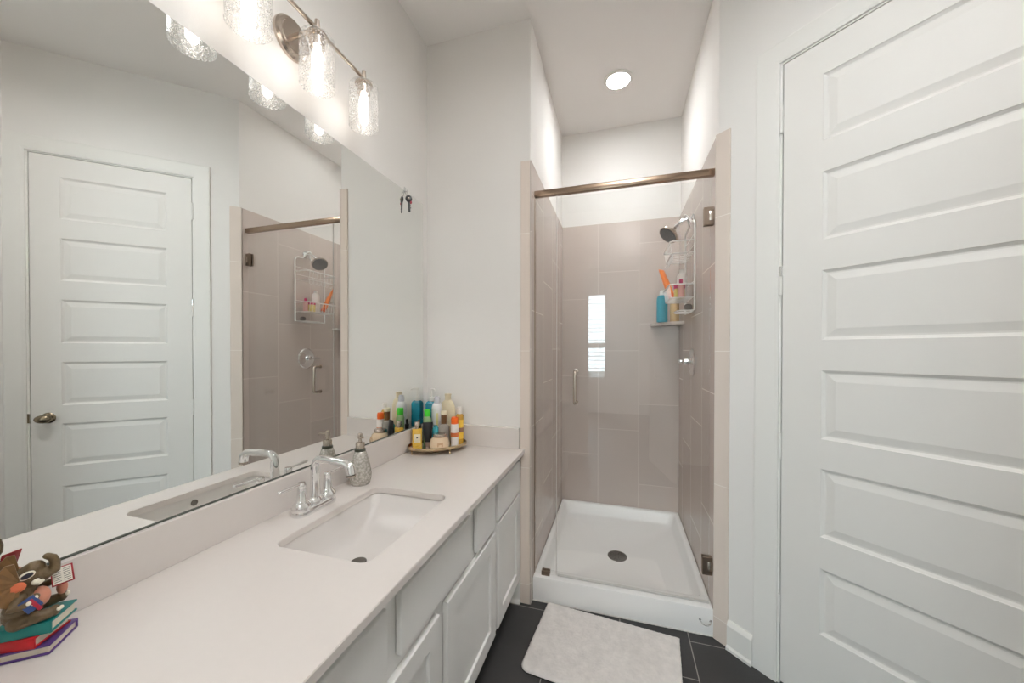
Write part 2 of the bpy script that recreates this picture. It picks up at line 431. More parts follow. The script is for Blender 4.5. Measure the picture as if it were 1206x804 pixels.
# ------------------------------------------------------------------ baseboards
def base_prof(h):
    return [(0, 0), (.024, 0), (.024, .012), (.016, .02), (.0155, h-.02), (.010, h-.006), (.005, h), (0, h)]
b = MB()
t_ = bmesh.new()
pr = base_prof(.125)
b.loops([[dg(.0665, o_, z) for o_, z in pr], [dg(.1695, o_, z) for o_, z in pr]], cap0=True)
struct(b.build('baseboard_right', M['trim'], smooth=20), 'white baseboard between shower and door', 'baseboard')
b = MB(); b.loops([[(-.5745, YE-o_, z) for o_, z in pr], [(-.4918, YE-o_, z) for o_, z in pr]], cap0=True)
struct(b.build('baseboard_front', M['trim'], smooth=20), 'short white baseboard under the vanity end', 'baseboard')

# ------------------------------------------------------------------ panelled doors
def panel_face(mb, w, h, panels, y0, steps, flip=False, fn=None):
    """front face of a leaf (local x 0..w, z 0..h, surface at y0, recess towards -y) with stepped panels"""
    t = bmesh.new()
    xs = [0, panels[0][0], panels[0][1], w]
    zs = sorted({0, h} | {z for p in panels for z in p[2:]})
    V = {}
    def v(x, y, z):
        k = (round(x, 5), round(y, 5), round(z, 5))
        if k not in V: V[k] = t.verts.new(k)
        return V[k]
    cells = {(p[0], p[2]) for p in panels}
    for i in range(3):
        for j in range(len(zs)-1):
            if (xs[i], zs[j]) in cells: continue
            t.faces.new((v(xs[i], y0, zs[j]), v(xs[i+1], y0, zs[j]), v(xs[i+1], y0, zs[j+1]), v(xs[i], y0, zs[j+1])))
    for x0, x1, z0, z1 in panels:
        prev = None
        for ins, dep in steps:
            q = [v(x0+ins, y0-dep, z0+ins), v(x1-ins, y0-dep, z0+ins), v(x1-ins, y0-dep, z1-ins), v(x0+ins, y0-dep, z1-ins)]
            if prev:
                for k in range(4): t.faces.new((prev[k], prev[(k+1) % 4], q[(k+1) % 4], q[k]))
            prev = q
        t.faces.new(prev)
    if fn:
        for q in t.verts: q.co = Vector(fn(*q.co))
    bmesh.ops.recalc_face_normals(t, faces=t.faces[:])
    return mb._merge(t)
STEPS = [(0, 0), (.002, .003), (.010, .0085), (.015, .0085), (.040, .0025)]
PZ = [(.2835, .5255), (.6415, .891), (.9995, 1.2505), (1.3615, 1.6145), (1.7255, 1.9715), (2.0830, 2.3245)]
def leaf_mesh(fn, w=.711, z0=.012, h=2.4415, th=.035):
    mb = MB(); pn = [(.124, .590, a-z0, b_-z0) for a, b_ in PZ]
    g = lambda x, y, z: fn(x, y, z+z0)
    panel_face(mb, w, h-z0, pn, 0.0, STEPS, fn=g)
    panel_face(mb, w, h-z0, pn, 0.0, STEPS, fn=lambda x, y, z: fn(x, -th-y, z+z0))
    t = bmesh.new()
    for a, b_ in (((0, 0), (w, 0)), ((w, 0), (w, h-z0)), ((w, h-z0), (0, h-z0)), ((0, h-z0), (0, 0))):
        q = [t.verts.new(g(a[0], 0, a[1])), t.verts.new(g(b_[0], 0, b_[1])), t.verts.new(g(b_[0], -th, b_[1])), t.verts.new(g(a[0], -th, a[1]))]
        t.faces.new(q)
    mb._merge(t)
    bmesh.ops.remove_doubles(mb.bm, verts=mb.bm.verts[:], dist=.0002)
    bmesh.ops.recalc_face_normals(mb.bm, faces=mb.bm.faces[:])
    return mb
S0 = .2675
d1 = struct(thing('door_1', None, None, dg(.62, 0, 0)), 'white six-panel door in the angled wall', 'door')
leaf_mesh(lambda x, y, z: dg(S0+x, y, z)).build('leaf', M['door'], d1, smooth=10)
for z0, z1 in ((2.181, 2.277), (1.546, 1.648), (.900, .992), (.2475, .352)):
    hb = MB()
    hb.tube([dg(.2625, .006, z0), dg(.2625, .006, z1)], .0062, 12)
    for k in (z0-.002, z1+.002): hb.ball(dg(.2625, .006, k), .0058)
    ho = hb.build('hinge', M['trim'], d1)
    if 1.5 < z0 < 1.6:
        MB().tube([dg(.2625, .006, z1-.034), dg(.2625, .006, z1+.004)], .0068, 12).build('hinge_pin', M['chrome'], ho)
kb = MB()
kp = Vector(dg(.910, 0, .929))
KM = Matrix((DD, Vector((0, 0, 1)), -DN)).transposed()
kb.lathe([(.0, 0), (.030, 0), (.031, .004), (.026, .009), (.012, .012), (.010, .030), (.013, .034)], kp, 28, KM)
kb.ball(kp - DN*.047, (.036, .024, .020), KM)
kb.build('knob', M['knob'], d1)
# jamb, stop and casing
tr = MB()
def dbox(mb, s0, s1, o0, o1, z0, z1, bev=.0): mb.box((s0, o0, z0), (s1, o1, z1), bev=bev, fn=lambda a, b_, c: dg(a, b_, c)); return mb
dbox(tr, .2492, .2635, -.098, .001, 0, 2.4595); dbox(tr, .982, .9978, -.098, .001, 0, 2.4595); dbox(tr, .2636, .9819, -.098, .001, 2.4455, 2.4595)
dbox(tr, .2637, .2745, -.09, -.04, 0, 2.445); dbox(tr, .971, .9818, -.09, -.04, 0, 2.445); dbox(tr, .2745, .971, -.09, -.04, 2.434, 2.445)
jb = struct(tr.build('trim_3', M['trim'], smooth=0), 'white door jamb in the angled wall', 'door jamb')
st = MB(); dbox(st, .9825, .9915, .0012, .0045, .905, .958, bev=.001); st.build('strike_plate', M['knob'], jb, smooth=0)
cs = MB()
def casing(mb, A, B, fn):        # picture-frame casing with a stepped profile; A inner rect, B outer rect as (s0,s1,ztop)
    prof = [(0, .0), (0, .008), (.05, .0095), (.12, .0095), (.2, .011), (.85, .0115), (.93, .0125), (1, .011), (1, 0)]
    loops = []
    for (sgn) in range(1):
        pts = []
    stations = [lambda k: (A[0]+(B[0]-A[0])*k, 0.0), lambda k: (A[0]+(B[0]-A[0])*k, A[2]+(B[2]-A[2])*k),
                lambda k: (A[1]+(B[1]-A[1])*k, A[2]+(B[2]-A[2])*k), lambda k: (A[1]+(B[1]-A[1])*k, 0.0)]
    lp = [[fn(*(lambda q: (q[0], o_, q[1]))(st(k))) for k, o_ in prof] for st in stations]
    return mb.loops(lp, cap0=True, cap1=True)
casing(cs, (.256, .991, 2.452), (.1705, 1.0745, 2.536), dg)
struct(cs.build('trim_4', M['trim'], smooth=12), 'white casing around the panelled door', 'door casing')

# doorway behind the camera: open leaf and casing
hx, hy = .352, -.775
ang = math.atan2(.65, .15)
ex = Vector((math.cos(ang), math.sin(ang), 0)); en = Vector((-math.sin(ang), math.cos(ang), 0))
def d2f(x, y, z):
    p = Vector((hx, hy, 0)) + ex*(x+.012) + en*y; return (p.x, p.y, z)
d2 = struct(thing('door_2', None, None, (hx+.08, hy+.3, 0)), 'open white six-panel bathroom door', 'door')
leaf_mesh(d2f).build('leaf', M['door'], d2, smooth=10)
cs = MB()
casing(cs, (-.368, .348, 2.452), (-.455, .435, 2.536), lambda s_, o_, z: (s_, -.78+o_, z))
struct(cs.build('trim_5', M['trim'], smooth=12), 'white casing around the bathroom doorway', 'door casing')

# ------------------------------------------------------------------ shower base
sbs = thing('shower_tray', 'white acrylic shower pan with raised curb between tiled walls', 'shower base', (0, 2.36, 0))
CY0, CY1 = 1.848, TB-.001
sx0, sx1 = TL+.001, TR-.001
pan = MB()
def rect4(x0, y0, x1, y1, z, r=.012): return rrect(x0, y0, x1, y1, r, z, 4)
lp = [rect4(sx0, CY0+.004, sx1, CY1, 0, .003), rect4(sx0, CY0, sx1, CY1, .004, .003), rect4(sx0, CY0, sx1, CY1, .116, .003),
      rect4(sx0+.002, CY0+.003, sx1-.002, CY1-.001, .1245, .004), rect4(sx0+.005, CY0+.010, sx1-.005, CY1-.003, .1275, .006),
      rect4(sx0+.026, CY0+.080, sx1-.026, CY1-.024, .1265, .03), rect4(sx0+.034, CY0+.090, sx1-.034, CY1-.034, .118, .03),
      rect4(sx0+.052, CY0+.112, sx1-.052, CY1-.056, .062, .04), rect4(sx0+.068, CY0+.128, sx1-.068, CY1-.072, .050, .05),
      rect4(-.06, 2.26, .05, 2.38, .043, .05)]
pan.loops(lp, cap0=True, cap1=True)
pan.build('pan', M['acrylic'], sbs, smooth=40)
dr = MB(); dr.lathe([(.058, .0425), (.058, .0462), (.052, .0475), (.050, .0468), (0, .0468)], (-.007, 2.318, 0), 36)
dro = dr.build('drain', M['drain'], sbs)
ho = MB()
for rr, nn in ((.014, 6), (.027, 10), (.040, 16)):
    for k in range(nn):
        a = 2*PI*k/nn; ho.lathe([(.0036, .0466), (.0036, .0474), (0, .0475)], (-.007+rr*math.cos(a), 2.318+rr*math.sin(a), 0), 8)
ho.build('drain_holes', M['darkhole'], dro)
cr = MB(); cr.box((sx0, CY0-.004, 0), (sx1, CY0-.0002, .004)); cr.build('caulk_line', M['caulk'], sbs, smooth=0)
hk = MB()
hk.tube([(.3875-.022*math.cos(PI*k/16), CY0-.003-.020*math.sin(PI*k/16), .070-.007*math.sin(PI*k/16)) for k in range(17)], [.0022+.0016*math.sin(PI*k/16) for k in range(17)], 10)
for x_ in (.3655, .4095): hk.lathe([(.0055, -.001), (.0055, .002), (0, .0025)], (x_, CY0, .070), 16, RX90)
o = hk.build('chrome_loop', M['chrome'], loc=(.388, CY0, .066)); tag(o, 'small chrome loop on the front of the shower curb', 'hook')

# ------------------------------------------------------------------ shower enclosure
hd = MB(); hd.box((TL+.0005, GY-.014, 2.136), (TR+.0095, GY+.014, 2.168), bev=.003)
tag(hd.build('shower_header_bar', M['nickel'], loc=(0, GY, 2.136)), 'brushed nickel header bar across the shower opening', 'rail')
fp = thing('shower_fixed_panel', 'narrow fixed glass panel at the left of the shower', 'glass panel', (-.37, GY, .1275))
MB().box((TL+.006, GY-.004, .1285), (-.3165, GY+.004, 2.136)).build('glass_pane', M['shower_glass'], fp, smooth=0)
MB().box((TL+.0004, GY-.007, .129), (TL+.0062, GY+.007, 2.1355)).build('wall_channel', M['satin'], fp, smooth=0)
c = MB(); c.box((-.393, GY-.0165, .104), (-.349, GY-.0042, .150), bev=.0015); c.box((-.393, GY+.0042, .128), (-.349, GY+.014, .150), bev=.0015)
c.build('clamp', M['bronze'], fp, smooth=0)
c = MB(); c.box((-.3163, GY-.003, .130), (-.3135, GY+.003, 2.135)); c.build('edge_seal', M['seal'], fp, smooth=0)
sd = thing('shower_door', 'frameless glass shower door with D handle, hinged on the right', 'shower door', (.05, GY, .14))
MB().box((-.309, GY-.004, .137), (.409, GY+.004, 2.118)).build('glass_pane', M['shower_glass'], sd, smooth=0)
c = MB(); c.box((-.309, GY-.006, .1292), (.409, GY+.006, .1368)); c.build('bottom_seal', M['seal'], sd, smooth=0)
for z0 in (1.907, .267):
    h_ = MB()
    h_.box((.379, GY-.0135, z0), (.4215, GY-.0042, z0+.084), bev=.0015)
    h_.box((.379, GY+.0042, z0), (.4215, GY+.0135, z0+.084), bev=.0015)
    ho = h_.build('hinge', M['bronze'], sd, smooth=0)
    MB().box((.401, GY-.0165, z0+.020), (.4225, GY-.0137, z0+.064), bev=.001).build('hinge_knuckle', M['satin'], ho)
hp = [Vector((-.214, GY-.005, 1.21))] + arc((-.214, GY-.046, 1.205), .016, 90, 180, 6, Vector((0, 1, 0)), Vector((0, 0, 1)))
hp = [(-.214, GY-.005, 1.2145)] + [(-.214, GY-.045-.012*math.sin(a), 1.2025+.012*math.cos(a)) for a in [k*PI/12 for k in range(7)]] + \
     [(-.214, GY-.045-.012*math.cos(a), 1.065-.012*math.sin(a)) for a in [k*PI/12 for k in range(7)]] + [(-.214, GY-.005, 1.053)]
hm = MB(); hm.tube(hp, .0085, 14)
for z in (1.2145, 1.053): hm.lathe([(.012, 0), (.012, .004), (0, .004)], (-.214, GY-.0042, z), 18, RX90)
hm.build('handle', M['satin'], sd)

# shower valve
sv = thing('shower_valve', 'round chrome shower valve with lever on right tile wall', 'shower valve', (TR-.001, 2.374, 1.25))
RYm = Matrix.Rotation(-PI/2, 3, 'Y')
MB().lathe([(.083, .001), (.083, .004), (.076, .010), (.035, .013), (.030, .016)], (TR-.0005, 2.374, 1.25), 40, RYm).build('escutcheon', M['chrome'], sv)
lv = MB(); lv.lathe([(.022, .012), (.022, .045), (.020, .050), (.012, .055), (.012, .072), (.008, .080), (0, .082)], (TR-.0005, 2.374, 1.255), 24, RYm)
lv.tube([(TR-.055, 2.374, 1.255), (TR-.058, 2.41, 1.252), (TR-.060, 2.455, 1.250)], [.010, .008, .006], 12)
lv.build('lever', M['chrome'], sv)
# shower head
sh = thing('showerhead', 'chrome shower head on a bent arm from right wall', 'shower head', (TR, 2.372, 2.106))
MB().lathe([(.028, .001), (.027, .005), (.016, .012), (.011, .013)], (TR-.0005, 2.372, 2.108), 24, RYm).build('flange', M['chrome'], sh)
a_ = MB(); a_.tube([(TR-.004, 2.372, 2.108), (TR-.03, 2.374, 2.110), (TR-.06, 2.378, 2.102), (TR-.098, 2.393, 2.076)], [.0105]*4, 14); a_.build('arm', M['chrome'], sh)
hc = Vector((.296, 2.388, 2.036)); hn = Vector((-.62, -.30, -.72)).normalized()
hq = hn.to_track_quat('Z', 'Y').to_matrix()
MB().lathe([(.0, -.046), (.013, -.044), (.018, -.032), (.022, -.018), (.054, .000), (.062, .010), (.061, .019), (.054, .021)], hc, 36, hq).build('head', M['satin'], sh)
fc = MB(); fc.lathe([(.055, .0208), (.052, .0228), (0, .0228)], hc, 36, hq); fco = fc.build('spray_face', mat('spray_face', srgb(96, 96, 98), .4), sh)
nz_ = MB()
for rr, nn in ((.014, 6), (.028, 12), (.042, 18)):
    for k in range(nn):
        a = 2*PI*k/nn; nz_.ball(hc + hq @ Vector((rr*math.cos(a), rr*math.sin(a), .0228)), .0022, None, 8, 6)
nz_.build('nozzles', M['chrome'], fco)

# shower caddy
WIRE = mat('caddy_wire', (.93, .92, .90), .38, .75, noise=.02)
cd = thing('shower_caddy', 'chrome wire caddy hanging from the shower arm', 'shower caddy', (.40, 2.41, 1.55))
xa, xf, ya, yb_ = .411, .283, 2.262, 2.560
fr = MB()
fr.tube([(xa, ya, 1.553), (xa, ya, 2.045), (xa-.001, ya+.012, 2.066), (xa-.002, ya+.03, 2.072), (xa-.002, 2.335, 2.075), (xa-.012, 2.352, 2.105), (xa-.030, 2.358, 2.126), (xa-.034, 2.372, 2.131),
         (xa-.030, 2.386, 2.126), (xa-.012, 2.392, 2.105), (xa-.002, 2.41, 2.075), (xa-.002, yb_-.03, 2.072), (xa-.001, yb_-.012, 2.066), (xa, yb_, 2.045), (xa, yb_, 1.553)], .0055, 10)
fr.tube([(xa, ya, 1.556), (xa, yb_, 1.556)], .0036, 8)
for z in (1.99, 1.93, 1.72): fr.tube([(xa, ya, z), (xa, yb_, z)], .0018, 8)
fr.build('frame', WIRE, cd)
def basket(name, ztop, zbot, depth, n, yi=0.0):
    mb = MB(); x2 = xa-depth
    a0, b0 = ya+yi, yb_-yi
    mb.tube([(xa, a0, ztop), (x2+.015, a0, ztop), (x2, a0+.015, ztop), (x2, b0-.015, ztop), (x2+.015, b0, ztop), (xa, b0, ztop)], .0046, 8)
    if zbot < ztop-.01:
        mb.tube([(xa, a0+.01, zbot), (x2+.02, a0+.01, zbot), (x2+.01, a0+.02, zbot), (x2+.01, b0-.02, zbot), (x2+.02, b0-.01, zbot), (xa, b0-.01, zbot)], .0024, 8)
    for k in range(n):
        y = a0+.02+(b0-a0-.04)*k/(n-1)
        mb.tube([(x2, y, ztop), (x2+.010, y, zbot), (xa, y, zbot)], .0018, 6)
    return mb.build(name, WIRE, cd)
basket('upper_basket', 1.952, 1.885, .128, 8)
basket('lower_basket', 1.703, 1.628, .130, 9)
sdm = MB(); sdm.tube([(xa, ya+.02, 1.553), (.34, ya+.02, 1.553), (.325, ya+.035, 1.553), (.325, 2.42, 1.553), (.34, 2.435, 1.553), (xa, 2.435, 1.553)], .0034, 8)
for k in range(8):
    y = ya+.035+.02*k; sdm.tube([(.325, y, 1.553), (.335, y, 1.547), (xa, y, 1.547)], .0013, 6)
sdm.build('soap_tray', WIRE, cd)
# hanging hooks under the upper basket
for k in range(6):
    y = ya+.03+.04*k; hk = MB(); hk.tube([(.30, y, 1.886), (.302, y+.004, 1.855), (.290, y+.012, 1.845), (.282, y+.012, 1.858)], .0022, 6); hk.build('hook', WIRE, cd)

# corner shelf
cs_ = MB(); cs_.prism([(TR-.0006, TB-.0006, 1.498), (TR-.0006, 2.655, 1.498), (TR-.05, 2.663, 1.498), (.24, 2.835, 1.498), (.222, TB-.0006, 1.498)], (0, 0, .022), bev=.002)
tag(cs_.build('corner_shelf', mat('shelf_tile', srgb(196, 186, 178), .25), loc=(.36, 2.8, 1.498)), 'taupe corner shelf at the back of the shower', 'shelf')

# ------------------------------------------------------------------ bottles
def plast(name, rgb, rough=.35, **k): return mat(name, srgb(*rgb), rough, noise=.02, **k)
WHITEP = plast('white_plastic', (236, 232, 226))
TEAL = plast('teal_plastic', (20, 150, 172), .3)
ORANGE = plast('orange_plastic', (236, 128, 44), .35)
def bottle(name, label, cat, loc, prof, m_, cap=None, capm=None, lab=None, labm=None, sx=1, sy=1, group=None, rot=None):
    t = thing(name, label, cat, loc, group)
    rz = Matrix.Rotation(rot, 3, 'Z') if rot else None
    bo = MB().lathe(prof, loc, 28, rz, sx, sy).build('body', m_, t)
    if cap: MB().lathe(cap, loc, 24).build('cap', capm, t)
    if lab: MB().shell(lab, loc, 28).build('label', labm, t) if (sx == 1 and sy == 1) else None
    return t
Zs = 1.5205
bottle('shampoo_bottle', 'teal bottle with white cap on the corner shelf', 'bottle', (.293, 2.765, Zs),
       [(.0, 0), (.034, 0), (.037, .004), (.037, .165), (.033, .182), (.018, .192)], TEAL, [(.018, .192), (.018, .222), (.015, .226), (0, .226)], WHITEP)
bottle('conditioner_bottle', 'gold bottle on the corner shelf behind the caddy', 'bottle', (.372, 2.745, Zs),
       [(.0, 0), (.028, 0), (.030, .004), (.030, .12), (.022, .14), (.014, .15)], mat('gold_liquid', srgb(206, 176, 128), .25), [(.016, .15), (.016, .185), (0, .187)], plast('cream_cap', (225, 215, 195)))
t = thing('cleanser_tube', 'orange tube leaning upside down in the wire caddy', 'tube', (.28, 2.475, 1.64))
q = (Vector((.258, 2.500, 1.842)) - Vector((.318, 2.446, 1.645))); qm = q.to_track_quat('Z', 'Y').to_matrix()
tb = MB(); tb.loops([[Vector((.318, 2.446, 1.645)) + qm @ Vector((rx*math.cos(a), ry*math.sin(a), z)) for a in [2*PI*k/20 for k in range(20)]] for rx, ry, z in
      ((.019, .019, .03), (.022, .021, .04), (.025, .017, .11), (.028, .009, .18), (.029, .003, .208))], cap0=True)
tb.build('body', ORANGE, t)
MB().lathe([(.018, .0), (.019, .004), (.019, .031), (0, .031)], (.318, 2.446, 1.645), 20, qm).build('cap', plast('orange_cap', (222, 96, 30)), t)
bottle('shampoo_bottle', 'tall white bottle in the lower caddy basket', 'bottle', (.368, 2.422, 1.630),
       [(.0, 0), (.027, 0), (.030, .004), (.030, .14), (.026, .158), (.014, .166), (.014, .186), (0, .188)], WHITEP)
bottle('lotion_bottle', 'small clear-pink bottle in the lower caddy basket', 'bottle', (.345, 2.298, 1.630),
       [(.0, 0), (.017, 0), (.018, .004), (.018, .07), (.010, .08)], plast('pink_clear', (214, 160, 150)), [(.010, .08), (.010, .105), (0, .107)], plast('magenta_cap', (190, 40, 96)))
bottle('scrub_jar', 'yellow jar with magenta lid in the lower caddy basket', 'jar', (.345, 2.355, 1.630),
       [(.0, 0), (.028, 0), (.030, .004), (.030, .055), (.027, .06)], plast('yellow_pack', (226, 206, 120)), [(.031, .06), (.031, .082), (.028, .085), (0, .085)], plast('magenta_lid', (196, 36, 100)))
bottle('bath_sponge', 'small dark grey sponge hanging low in the caddy', 'sponge', (.385, 2.31, 1.556),
       [(.0, 0), (.016, .002), (.021, .012), (.021, .026), (.014, .034), (0, .036)], plast('grey_sponge', (104, 96, 92), .8))

# ------------------------------------------------------------------ vanity
XF = -.4945; XB = XF-.019      # door faces / carcass front
vg = 'white vanity cabinets'
def cabinet(name, label, y0, y1):
    t = thing(name, label, 'cabinet', (-.77, (y0+y1)/2, 0), vg)
    c = MB()
    c.box((XB-.02, y0, .095), (XB, y1, .7868))                              # face frame
    c.box((-1.035, y0, .095), (XB-.0201, y0+.016, .7868)); c.box((-1.035, y1-.016, .095), (XB-.0201, y1, .7868))
    c.box((-1.035, y0+.0161, .095), (XB-.0201, y1-.0161, .111))
    c.box((-.592, y0, 0), (-.575, y1, .0949))                               # toe kick
    c.box((-1.035, y0, 0), (-.5921, y0+.016, .0949)); c.box((-1.035, y1-.016, 0), (-.5921, y1, .0949))
    c.build('carcass', M['cabinet'], t, smooth=0)
    return t
def drawer(t, y0, y1, z0, z1, name='drawer_front'):
    MB().box((XB+.0003, y0, z0), (XF, y1, z1), bev=.004).build(name, M['cabinet'], t, smooth=0)
def shaker(t, y0, y1, z0, z1, st=.056):
    mb = MB()
    fn = lambda x, y, z: (XF + y, y0 + x, z0 + z)
    w, h = y1-y0, z1-z0
    panel_face(mb, w, h, [(st, w-st, st, h-st)], 0.0, [(0, 0), (.0015, .0015), (.003, .009)], fn=fn)
    # outer edges with a small round-over
    t2 = bmesh.new()
    def ring(ins, dep): return [t2.verts.new(fn(x, -dep, z)) for x, z in ((ins, ins), (w-ins, ins), (w-ins, h-ins), (ins, h-ins))]
    A = ring(0, 0); B = ring(-.002, .0015); C_ = ring(-.0025, .004); D_ = ring(-.0025, .0185)
    for P, Q in ((A, B), (B, C_), (C_, D_)):
        for k in range(4): t2.faces.new((P[k], P[(k+1) % 4], Q[(k+1) % 4], Q[k]))
    t2.faces.new(D_)
    mb._merge(t2)
    bmesh.ops.remove_doubles(mb.bm, verts=mb.bm.verts[:], dist=.0001)
    bmesh.ops.recalc_face_normals(mb.bm, faces=mb.bm.faces[:])
    return mb.build('door', M['cabinet'], t, smooth=0)
ca = cabinet('vanity_cabinet', 'narrow white vanity cabinet beside the shower, drawer over door', 1.4425, 1.8148)
drawer(ca, 1.4625, 1.8065, .5855, .745); shaker(ca, 1.4625, 1.8065, .124, .570)
cb_ = cabinet('vanity_cabinet', 'wide white sink cabinet with two doors under the basin', .4645, 1.4415)
drawer(cb_, 1.223, 1.4215, .5755, .745); drawer(cb_, .741, 1.1655, .592, .745, 'false_front'); drawer(cb_, .4875, .689, .5755, .745)
shaker(cb_, .9855, 1.4215, .124, .555); shaker(cb_, .4875, .930, .124, .555)
cc = cabinet('vanity_cabinet', 'white vanity cabinet nearest the camera, mostly hidden under countertop', .092, .4635)
drawer(cc, .10, .4435, .5855, .745); shaker(cc, .10, .4435, .124, .570)

ct = thing('countertop', 'long white quartz vanity countertop with sink cutout and backsplash', 'countertop', (-.75, .95, CT-.02))
SX0, SX1, SY0, SY1 = -.8785, -.5787, .7275, 1.1512
t = bmesh.new()
outer = [t.verts.new(p) for p in ((-1.038, .085, CT), (-.4683, .085, CT), (-.4683, YE-.0005, CT), (-1.038, YE-.0005, CT))]
inner = [t.verts.new(p) for p in rrect(SX0, SY0, SX1, SY1, .03, CT, 8)]
es = [t.edges.new((L_[k], L_[(k+1) % len(L_)])) for L_ in (outer, inner) for k in range(len(L_))]
bmesh.ops.triangle_fill(t, use_beauty=True, edges=es)
ext = bmesh.ops.extrude_face_region(t, geom=t.faces[:])
bmesh.ops.translate(t, vec=(0, 0, -.0203), verts=[g for g in ext['geom'] if isinstance(g, bmesh.types.BMVert)])
bmesh.ops.recalc_face_normals(t, faces=t.faces[:])
be = [e for e in t.edges if len(e.link_faces) == 2 and e.calc_face_angle(0) > .5 and all(abs(v.co.z-CT) < 1e-5 for v in e.verts)]
bmesh.ops.bevel(t, geom=be, offset=.0015, segments=2, affect='EDGES')
mb = MB(); mb._merge(t); mb.build('slab', M['quartz'], ct, smooth=13)
MB().box((-1.0405, .085, CT+.0002), (-1.0222, YE-.0005, .9160), bev=.0012).build('backsplash', M['quartz'], ct, smooth=0)
MB().box((-1.0220, YE-.0195, CT+.0002), (-.4955, YE-.0004, .9160), bev=.0012).build('side_splash', M['quartz'], ct, smooth=0)

sk = thing('sink', 'white rectangular undermount sink basin below the faucet', 'sink', (-.73, .94, .66))
bs = MB()
def bl_(ix, iy, z, r): return rrect(SX0-.004+ix, SY0-.004+iy, SX1+.004-ix, SY1+.004-iy, r, z, 8)
bs.loops([bl_(-.016, -.016, .7868, .045), bl_(0, 0, .7868, .034), bl_(.003, .004, .780, .034), bl_(.010, .028, .745, .036), bl_(.018, .062, .713, .036), bl_(.030, .10, .692, .036), bl_(.05, .135, .683, .036), bl_(.09, .17, .6795, .03)], cap1=True)
bs.build('basin', M['porcelain'], sk, smooth=60)
dn = MB(); dn.lathe([(.024, .6785), (.024, .6815), (.021, .6830), (.017, .6815), (.014, .6800), (0, .6800)], (-.757, .908, 0), 28); dn.build('drain', M['drain'], sk)
MB().lathe([(.011, 0), (.011, .003), (.008, .0042), (.0065, .003), (0, .003)], (-.5815, .925, .764), 20, RYm).build('overflow', M['drain'], sk)

# mirror
mr = MB(); mr.box((XM-.0045, .345, .9166), (XM-.0006, 1.7615, 2.124))
mr = thing('wall_mirror', 'large frameless wall mirror above the backsplash', 'mirror', (XM, .94, .9165))
MB().box((XM-.0045, .115, .9166), (XM-.0008, 1.7615, 2.124)).build('backing', M['mirror_edge'], mr, smooth=0)
MB().box((XM-.0007, .1155, .9180), (XM, 1.7608, 2.1232)).build('mirror_glass', M['mirror'], mr, smooth=0)

MB().box((XM+.0001, .115, .9164), (XM+.0022, 1.7615, .9205)).build('bottom_channel', M['mirror_edge'], mr, smooth=0)
# faucet
FX, FY = -.951, .938
fa = thing('faucet', 'chrome two-handle faucet behind the sink', 'faucet', (FX, FY, CT))
bp = MB()
def cap_loop(hy, r, z, n=10):
    return [(FX+r*math.sin(a), FY+hy+r*math.cos(a), z) for a in [-PI/2+PI*k/n for k in range(n+1)]] + [(FX+r*math.sin(a), FY-hy+r*math.cos(a), z) for a in [PI/2+PI*k/n for k in range(n+1)]]
bp.loops([cap_loop(.0515, .028, CT+.0003), cap_loop(.0515, .028, CT+.010), cap_loop(.0515, .0255, CT+.018), cap_loop(.0515, .022, CT+.021)], cap0=True)
bp.build('base_plate', M['chrome'], fa, smooth=30)
for sg in (-1, 1):
    hb = MB(); hb.lathe([(.0265, .012), (.0272, .024), (.026, .034), (.0185, .043), (.0150, .050), (.0115, .084), (.0115, .086), (.0125, .088), (.0125, .096), (.010, .101), (0, .1025)], (FX, FY+sg*.0515, CT), 28)
    ho = hb.build('handle', M['chrome'], fa)
    lv = MB(); y0 = FY+sg*.0515
    lv.tube([(FX, y0, CT+.0965), (FX+.002, y0+sg*.02, CT+.0965), (FX+.004, y0+sg*.080, CT+.0985)], [.0055, .0050, .0056], 12); lv.ball((FX+.004, y0+sg*.080, CT+.0985), .0057)
    lv.build('lever', M['chrome'], ho)
sp = MB()
sp.lathe([(.024, .012), (.0245, .024), (.0225, .034), (.0175, .041)], (FX, FY, CT), 28)
pth = [(FX, FY, CT+.035), (FX, FY, CT+.07), (FX, FY, CT+.135)] + [(FX+.028-.028*math.cos(a), FY, CT+.135+.028*math.sin(a)) for a in [k*PI/16 for k in range(1, 8)]] + \
      [(FX+.05, FY, CT+.1625), (FX+.112, FY, CT+.158), (FX+.128, FY, CT+.155), (FX+.140, FY, CT+.145), (FX+.143, FY, CT+.124)]
rd = [.0175, .0150, .0125] + [.0122]*7 + [.0118, .0118, .0132, .0145, .0140]
sp.tube(pth, rd, 18)
spo = sp.build('spout', M['chrome'], fa, smooth=45)
MB().lathe([(.0142, 0), (.0142, .006), (.010, .0065), (0, .0065)][::-1], (FX+.1432, FY, CT+.1165), 20).build('aerator', M['satin'], spo)

# soap dispenser
sdp = thing('soap_dispenser', 'grey crackled glass soap dispenser beside the faucet', 'soap dispenser', (-.958, 1.161, CT))
CR = bpy.data.materials.new('crackle'); CR.use_nodes = True
_nt = CR.node_tree; _p = _nt.nodes['Principled BSDF']; _p.inputs['Roughness'].default_value = .22; _p.inputs['Metallic'].default_value = .25
_v = _nt.nodes.new('ShaderNodeTexVoronoi'); _v.inputs['Scale'].default_value = 130; _t = _nt.nodes.new('ShaderNodeTexCoord'); _nt.links.new(_t.outputs['Object'], _v.inputs['Vector'])
_r = _nt.nodes.new('ShaderNodeValToRGB'); _r.color_ramp.elements[0].color = (*srgb(214, 209, 200), 1); _r.color_ramp.elements[1].color = (*srgb(164, 159, 151), 1); _r.color_ramp.elements[0].position = .1; _r.color_ramp.elements[1].position = .85
_nt.links.new(_v.outputs['Distance'], _r.inputs[0]); _nt.links.new(_r.outputs[0], _p.inputs['Base Color'])
